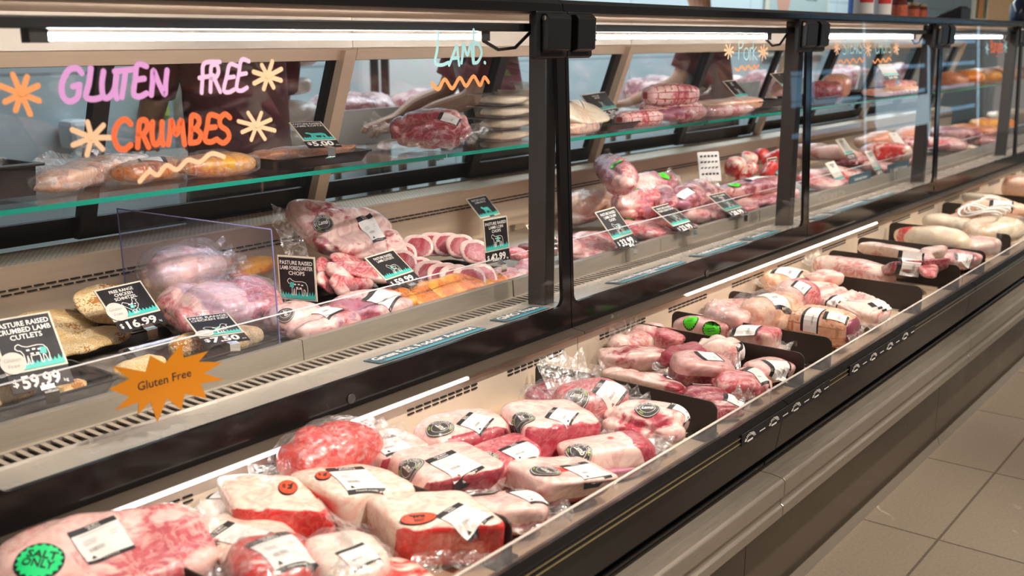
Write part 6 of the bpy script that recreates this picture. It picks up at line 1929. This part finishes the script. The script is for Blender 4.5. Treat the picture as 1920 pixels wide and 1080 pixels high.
BEN = 0.90
for k, (xa, xb) in enumerate(((1.2, 3.6), (3.7, 6.4), (6.5, 13.5))):
    t = thing('steel_bench', ['nearest steel preparation bench behind the sliding doors', 'second steel preparation bench behind the sliding doors', 'far steel preparation bench behind the sliding doors'][k], 'bench', (xa, 3.35, 0), None, 'steel benches in the preparation room')
    MB().box(0, xb - xa, 0, 0.75, BEN - 0.04, BEN).build('bench_top', M['steel'], t, bevel=0.004)
    for lx in (0.05, xb - xa - 0.05):
        for ly in (0.05, 0.70):
            MB().tube([(lx, ly, 0), (lx, ly, BEN - 0.04)], 0.02, 10).build('leg', M['steel'], t)
    MB().box(0.05, xb - xa - 0.05, 0.05, 0.7, 0.25, 0.27).build('under_shelf', M['steel'], t)
GW = 'white meat sacks stacked on the nearest bench'
for k in range(5):
    P = at_y(495, 220, 3.6)
    _seed[0] += 1
    vs, fs, ts = blob(0.52, 0.36, 0.10, p=3, n=12, na=0.02, nf=6, seed=_seed[0], tint=lambda q, n: (0.8 + n, 0, 0))
    o = MB().add(vs, fs).build('meat_sack', M['white_fat'], None, smooth=True, tint=ts)
    o.location = (P.x + 0.03 * (k % 2), 3.68, BEN + 0.118 * k)
    tag(o, ['lowest', 'second lowest', 'middle', 'second highest', 'topmost'][k] + ' white meat sack of the blurred stack behind the kofta card', 'sack', GW)
GR = 'crates of red meat in the preparation room'
for k, u in enumerate((640, 790, 1215, 1330, 1430, 1570, 1660)):
    P = at_y(u, 240, 3.85)
    t = thing('meat_crate', ['white crate of red meat left of the bagged lamb', 'white crate of red meat behind the bagged lamb', 'white crate of red meat behind the netted roasts', 'white crate of red meat right of the netted roasts', 'white crate of red meat behind the pork belly card',
                             'white crate of red meat behind the third unit', 'far white crate of red meat behind the third unit'][k], 'crate', (P.x, 3.80, BEN), None, GR)
    MB().prism([(-0.2, 0), (0.2, 0), (0.23, 0.16), (0.22, 0.16), (0.19, 0.01), (-0.19, 0.01), (-0.22, 0.16), (-0.23, 0.16)], -0.26, 0.26).build('crate_body', M['white_paper'], t)
    vs, fs, ts = blob(0.48, 0.36, 0.20, p=2.8, n=12, na=0.03, nf=8, seed=k + 60, tint=mixed)
    for v in vs:
        v.z += 0.02
    MB().add(vs, fs).build('meat', M['lamb_pink' if k % 2 else 'dark'], t, smooth=True, tint=ts)
# pale panels, pipes and a small notice on the back wall
for k, (u, v, w, h, mt, lb, nm) in enumerate(((294, 207, 0.12, 0.11, 'leaf', 'small green and yellow notice on the back wall', 'notice'), (146, 252, 0.13, 0.15, 'acrylic_edge', 'pale blue white box on the back wall at the left', 'wall_box'), (760, 150, 0.9, 0.55, 'white_paper', 'large white rounded cabinet on the back wall', 'wall_cabinet'))):
    P = at_y(u, v, 5.1)
    o = MB().box(-w / 2, w / 2, -0.05, 0.09, -h / 2, h / 2).build(nm, M[mt], None, bevel=0.03)
    o.location = P
    tag(o, lb, nm.replace('_', ' '))
for k, u in enumerate((334, 348, 692, 712)):
    P = at_y(u, 150, 5.1)
    o = MB().tube([(0, 0, 0), (0, 0, 3.2)], 0.05, 12).build('wall_pipe', M['acrylic_edge'] if k < 2 else M['post'], None, smooth=True)
    o.location = (P.x, 5.08, 0)
    tag(o, ['left pale pipe on the back wall', 'right pale pipe on the back wall', 'left dark pipe on the back wall', 'right dark pipe on the back wall'][k], 'pipe', 'pipes on the back wall')


# ------------------------------------------------------------------ butchers behind the doors
def person(label, P, yaw, shirt, lean=0.0, reach=0.42, hand_z=1.0, hair=(0.04, 0.025, 0.015)):
    """standing figure at P facing yaw, both forearms forward over the bench"""
    t = thing('person', label, 'person', P, (0, 0, yaw), 'butchers at work behind the sliding doors')
    skin = M['skin_tone']
    J, E, R = [], [], []

    def v(x, y, z, r):
        J.append((x, y, z))
        R.append(r)
        return len(J) - 1

    def chain(a, pts):
        for p in pts:
            b = v(*p)
            E.append((a, b))
            a = b
        return a
    L = lean
    pel = v(0, 0, 0.98, 0.15)
    ch = chain(pel, [(0, L * .3, 1.12, 0.145), (0, L * .7, 1.30, 0.16), (0, L, 1.43, 0.13)])
    nk = chain(ch, [(0, L + 0.01, 1.52, 0.06), (0, L + 0.03, 1.60, 0.075), (0, L + 0.04, 1.69, 0.095), (0, L + 0.03, 1.75, 0.07)])
    for s in (-1, 1):
        sh = chain(ch, [(s * 0.17, L, 1.43, 0.075)])
        el = chain(sh, [(s * 0.22, L + 0.04, 1.27, 0.055), (s * 0.24, L + 0.10, 1.13, 0.047)])
        wr = chain(el, [(s * 0.19, L + 0.26, hand_z + 0.06, 0.040), (s * 0.13, L + reach, hand_z, 0.028)])
        pm = chain(wr, [(s * 0.12, L + reach + 0.06, hand_z - 0.01, 0.034)])
        for q in range(4):
            fl = (0.065, 0.08, 0.075, 0.055)[q]
            fx = s * (0.088 + 0.02 * q)
            chain(pm, [(fx, L + reach + 0.09, hand_z - 0.012, 0.010), (fx, L + reach + 0.09 + fl * .5, hand_z - 0.022, 0.009), (fx, L + reach + 0.09 + fl * .8, hand_z - 0.05, 0.008)])
        chain(pm, [(s * 0.075, L + reach + 0.05, hand_z - 0.02, 0.011), (s * 0.055, L + reach + 0.09, hand_z - 0.035, 0.009)])
        hip = chain(pel, [(s * 0.10, 0, 0.90, 0.10)])
        ft = chain(hip, [(s * 0.11, 0.02, 0.50, 0.065), (s * 0.11, -0.02, 0.28, 0.058), (s * 0.11, -0.02, 0.09, 0.042)])
        chain(ft, [(s * 0.12, 0.10, 0.045, 0.040), (s * 0.12, 0.17, 0.04, 0.03)])
    me = bpy.data.meshes.new('body')
    me.from_pydata(J, E, [])
    o = bpy.data.objects.new('body', me)
    COL.objects.link(o)
    o.parent = t
    me.materials.append(skin)
    sk = o.modifiers.new('skin', 'SKIN')
    for k, d in enumerate(me.skin_vertices[0].data):
        d.radius = (R[k], R[k] * (0.75 if 0 < k < 4 else 1.0))
    me.skin_vertices[0].data[0].use_root = True
    ss = o.modifiers.new('round', 'SUBSURF')
    ss.levels = ss.render_levels = 2

    # clothing: shirt with short sleeves, trousers, apron, hair, face
    def ell(cx, cy, cz, rx, ry, rz, n=8):
        d, fs = cube_sphere(n)
        return [Vector((cx + q.normalized().x * rx, cy + q.normalized().y * ry, cz + q.normalized().z * rz)) for q in d], fs

    def loft(secs, n=20):
        vs = [Vector((cx + rx * math.cos(2 * math.pi * i / n), cy + ry * math.sin(2 * math.pi * i / n), z)) for cx, cy, z, rx, ry in secs for i in range(n)]
        fs = [(k * n + i, k * n + (i + 1) % n, (k + 1) * n + (i + 1) % n, (k + 1) * n + i) for k in range(len(secs) - 1) for i in range(n)]
        return vs, fs
    sb = MB()
    sb.add(*loft([(0, 0, 0.92, .175, .13), (0, L * .2, 1.05, .17, .125), (0, L * .5, 1.2, .185, .13), (0, L * .8, 1.36, .20, .13), (0, L, 1.45, .17, .105), (0, L, 1.49, .09, .08), (0, L + .005, 1.53, .07, .07)]))
    sb.build('shirt', M[shirt], t, smooth=True)
    for s in (-1, 1):
        MB().tube([(s * 0.13, L, 1.44), (s * 0.19, L + 0.01, 1.40), (s * 0.225, L + 0.045, 1.28), (s * 0.235, L + 0.075, 1.20)], [0.075, 0.083, 0.075, 0.07], 14).build('sleeve', M[shirt], t, smooth=True)
        MB().add(*loft([(s * .12, -.01, 0.07, .075, .085), (s * .115, -.01, .3, .085, .09), (s * .11, .01, .55, .095, .1), (s * .095, 0, .8, .12, .125), (s * .08, 0, .97, .13, .13)])).build('trouser_leg', M['black'], t, smooth=True)
    ap = MB()
    n = 14
    rows = []
    for z, rx, ry, a in ((0.55, .23, .19, 75), (0.8, .215, .18, 75), (1.0, .195, .155, 72), (1.15, .19, .15, 60), (1.35, .19, .15, 40), (1.40, .17, .14, 36)):
        yo = L * max(0, min(1, (z - 1.0) / .43))
        rows.append([(rx * math.sin(math.radians(-a + 2 * a * i / n)), yo + ry * math.cos(math.radians(-a + 2 * a * i / n)), z) for i in range(n + 1)])
    ap.add([p for r_ in rows for p in r_], [(k * (n + 1) + i, k * (n + 1) + i + 1, (k + 1) * (n + 1) + i + 1, (k + 1) * (n + 1) + i) for k in range(len(rows) - 1) for i in range(n)])
    a_ = ap.build('apron', M['black'], t, smooth=True, label='black apron')
    a_.modifiers.new('cloth', 'SOLIDIFY').thickness = 0.004
    hm, hf = ell(0, L + 0.015, 1.725, .098, .112, .085)
    hd = MB().add(hm, [f for f in hf if not any(hm[i].y > L + 0.075 and hm[i].z < 1.745 for i in f)])
    hd.build('hair', simple('dark_hair', hair, 0.6), t, smooth=True)
    fc = MB()
    for s in (-1, 1):
        fc.add(*ell(s * 0.035, L + 0.125, 1.675, .011, .006, .007, 4), 0)
        fc.add(*ell(s * 0.097, L + 0.04, 1.66, .010, .02, .03, 4), 1)
    fc.add(*ell(0, L + 0.140, 1.645, .013, .018, .02, 4), 1)
    fc.add(*ell(0, L + 0.123, 1.605, .025, .006, .006, 4), 2)
    fc.build('face', [M['ink'], skin, M['red_print']], t, smooth=True)
    return t


M['skin_tone'] = simple('skin', (0.62, 0.34, 0.22), 0.5)
M['maroon'] = simple('maroon_cloth', (0.16, 0.03, 0.035), 0.8, var=0.3, vscale=12)
p1 = at_y(905, 200, 3.05)
person('butcher in maroon shirt and black apron behind the bagged lamb, forearms forward', (p1.x + 0.05, 2.98, 0), math.radians(55), 'maroon', 0.10, 0.36, 1.02)
p2 = at_y(405, 180, 3.1)
person('butcher in maroon shirt behind the word FREE on the glass', (p2.x, 2.95, 0), math.radians(-10), 'maroon', 0.10, 0.40, 1.0)
p3 = at_y(1310, 190, 3.1)
person('butcher in maroon shirt behind the pork unit', (p3.x, 2.98, 0), math.radians(20), 'maroon', 0.10, 0.40, 1.0)

# ------------------------------------------------------------------ lit chiller across the aisle, seen in the glass as a reflection
M['cool_lit'] = simple('cool_lit_panel', (0.6, 0.8, 0.95), 0.5, emit=(0.30, 0.66, 1.0), estr=1.8)
M['cool_tube'] = simple('cool_lit_tube', (1, 1, 1), 0.5, emit=(0.50, 0.80, 1.0), estr=3.0)
M['lit_sign'] = simple('backlit_white_sign', (0.9, 0.95, 1.0), 0.5, emit=(0.66, 0.88, 1.0), estr=2.6)
for k, xa in enumerate((10.6, 13.05, 15.5)):
    t = thing('upright_chiller', ['nearest upright chiller across the aisle with cool blue light', 'middle upright chiller across the aisle with cool blue light', 'furthest upright chiller across the aisle with cool blue light'][k], 'chiller', (xa, -1.6, 0), None, 'blue-lit chillers across the aisle')
    MB().box(0, 2.4, -0.75, -0.70, 0.0, 2.0).box(0, 0.05, -0.70, 0, 0, 2.0).box(2.35, 2.4, -0.70, 0, 0, 2.0).box(0.05, 2.35, -0.70, 0, 1.95, 2.0).box(0.05, 2.35, -0.70, 0, 0, 0.3).build('cabinet', M['black_gloss'], t)
    MB().box(0.06, 2.34, -0.70, -0.69, 0.9, 1.25).build('lit_back', M['cool_lit'], t)
    for x in (0.06, 2.30):
        MB().box(x, x + 0.02, -0.06, -0.04, 0.3, 1.95).build('light_column', M['cool_tube'], t)
    for z in (0.62, 0.95, 1.28, 1.6):
        MB().box(0.06, 2.34, -0.68, -0.12, z, z + 0.02).build('shelf', M['steel_bright'], t)
        MB().box(0.06, 2.34, -0.12, -0.11, z - 0.02, z + 0.03).build('ticket_rail', M['cool_lit'], t)
    if k == 1:
        MB().box(0.15, 2.2, -0.02, 0.0, 0.50, 0.90).build('lit_poster', M['lit_sign'], t)
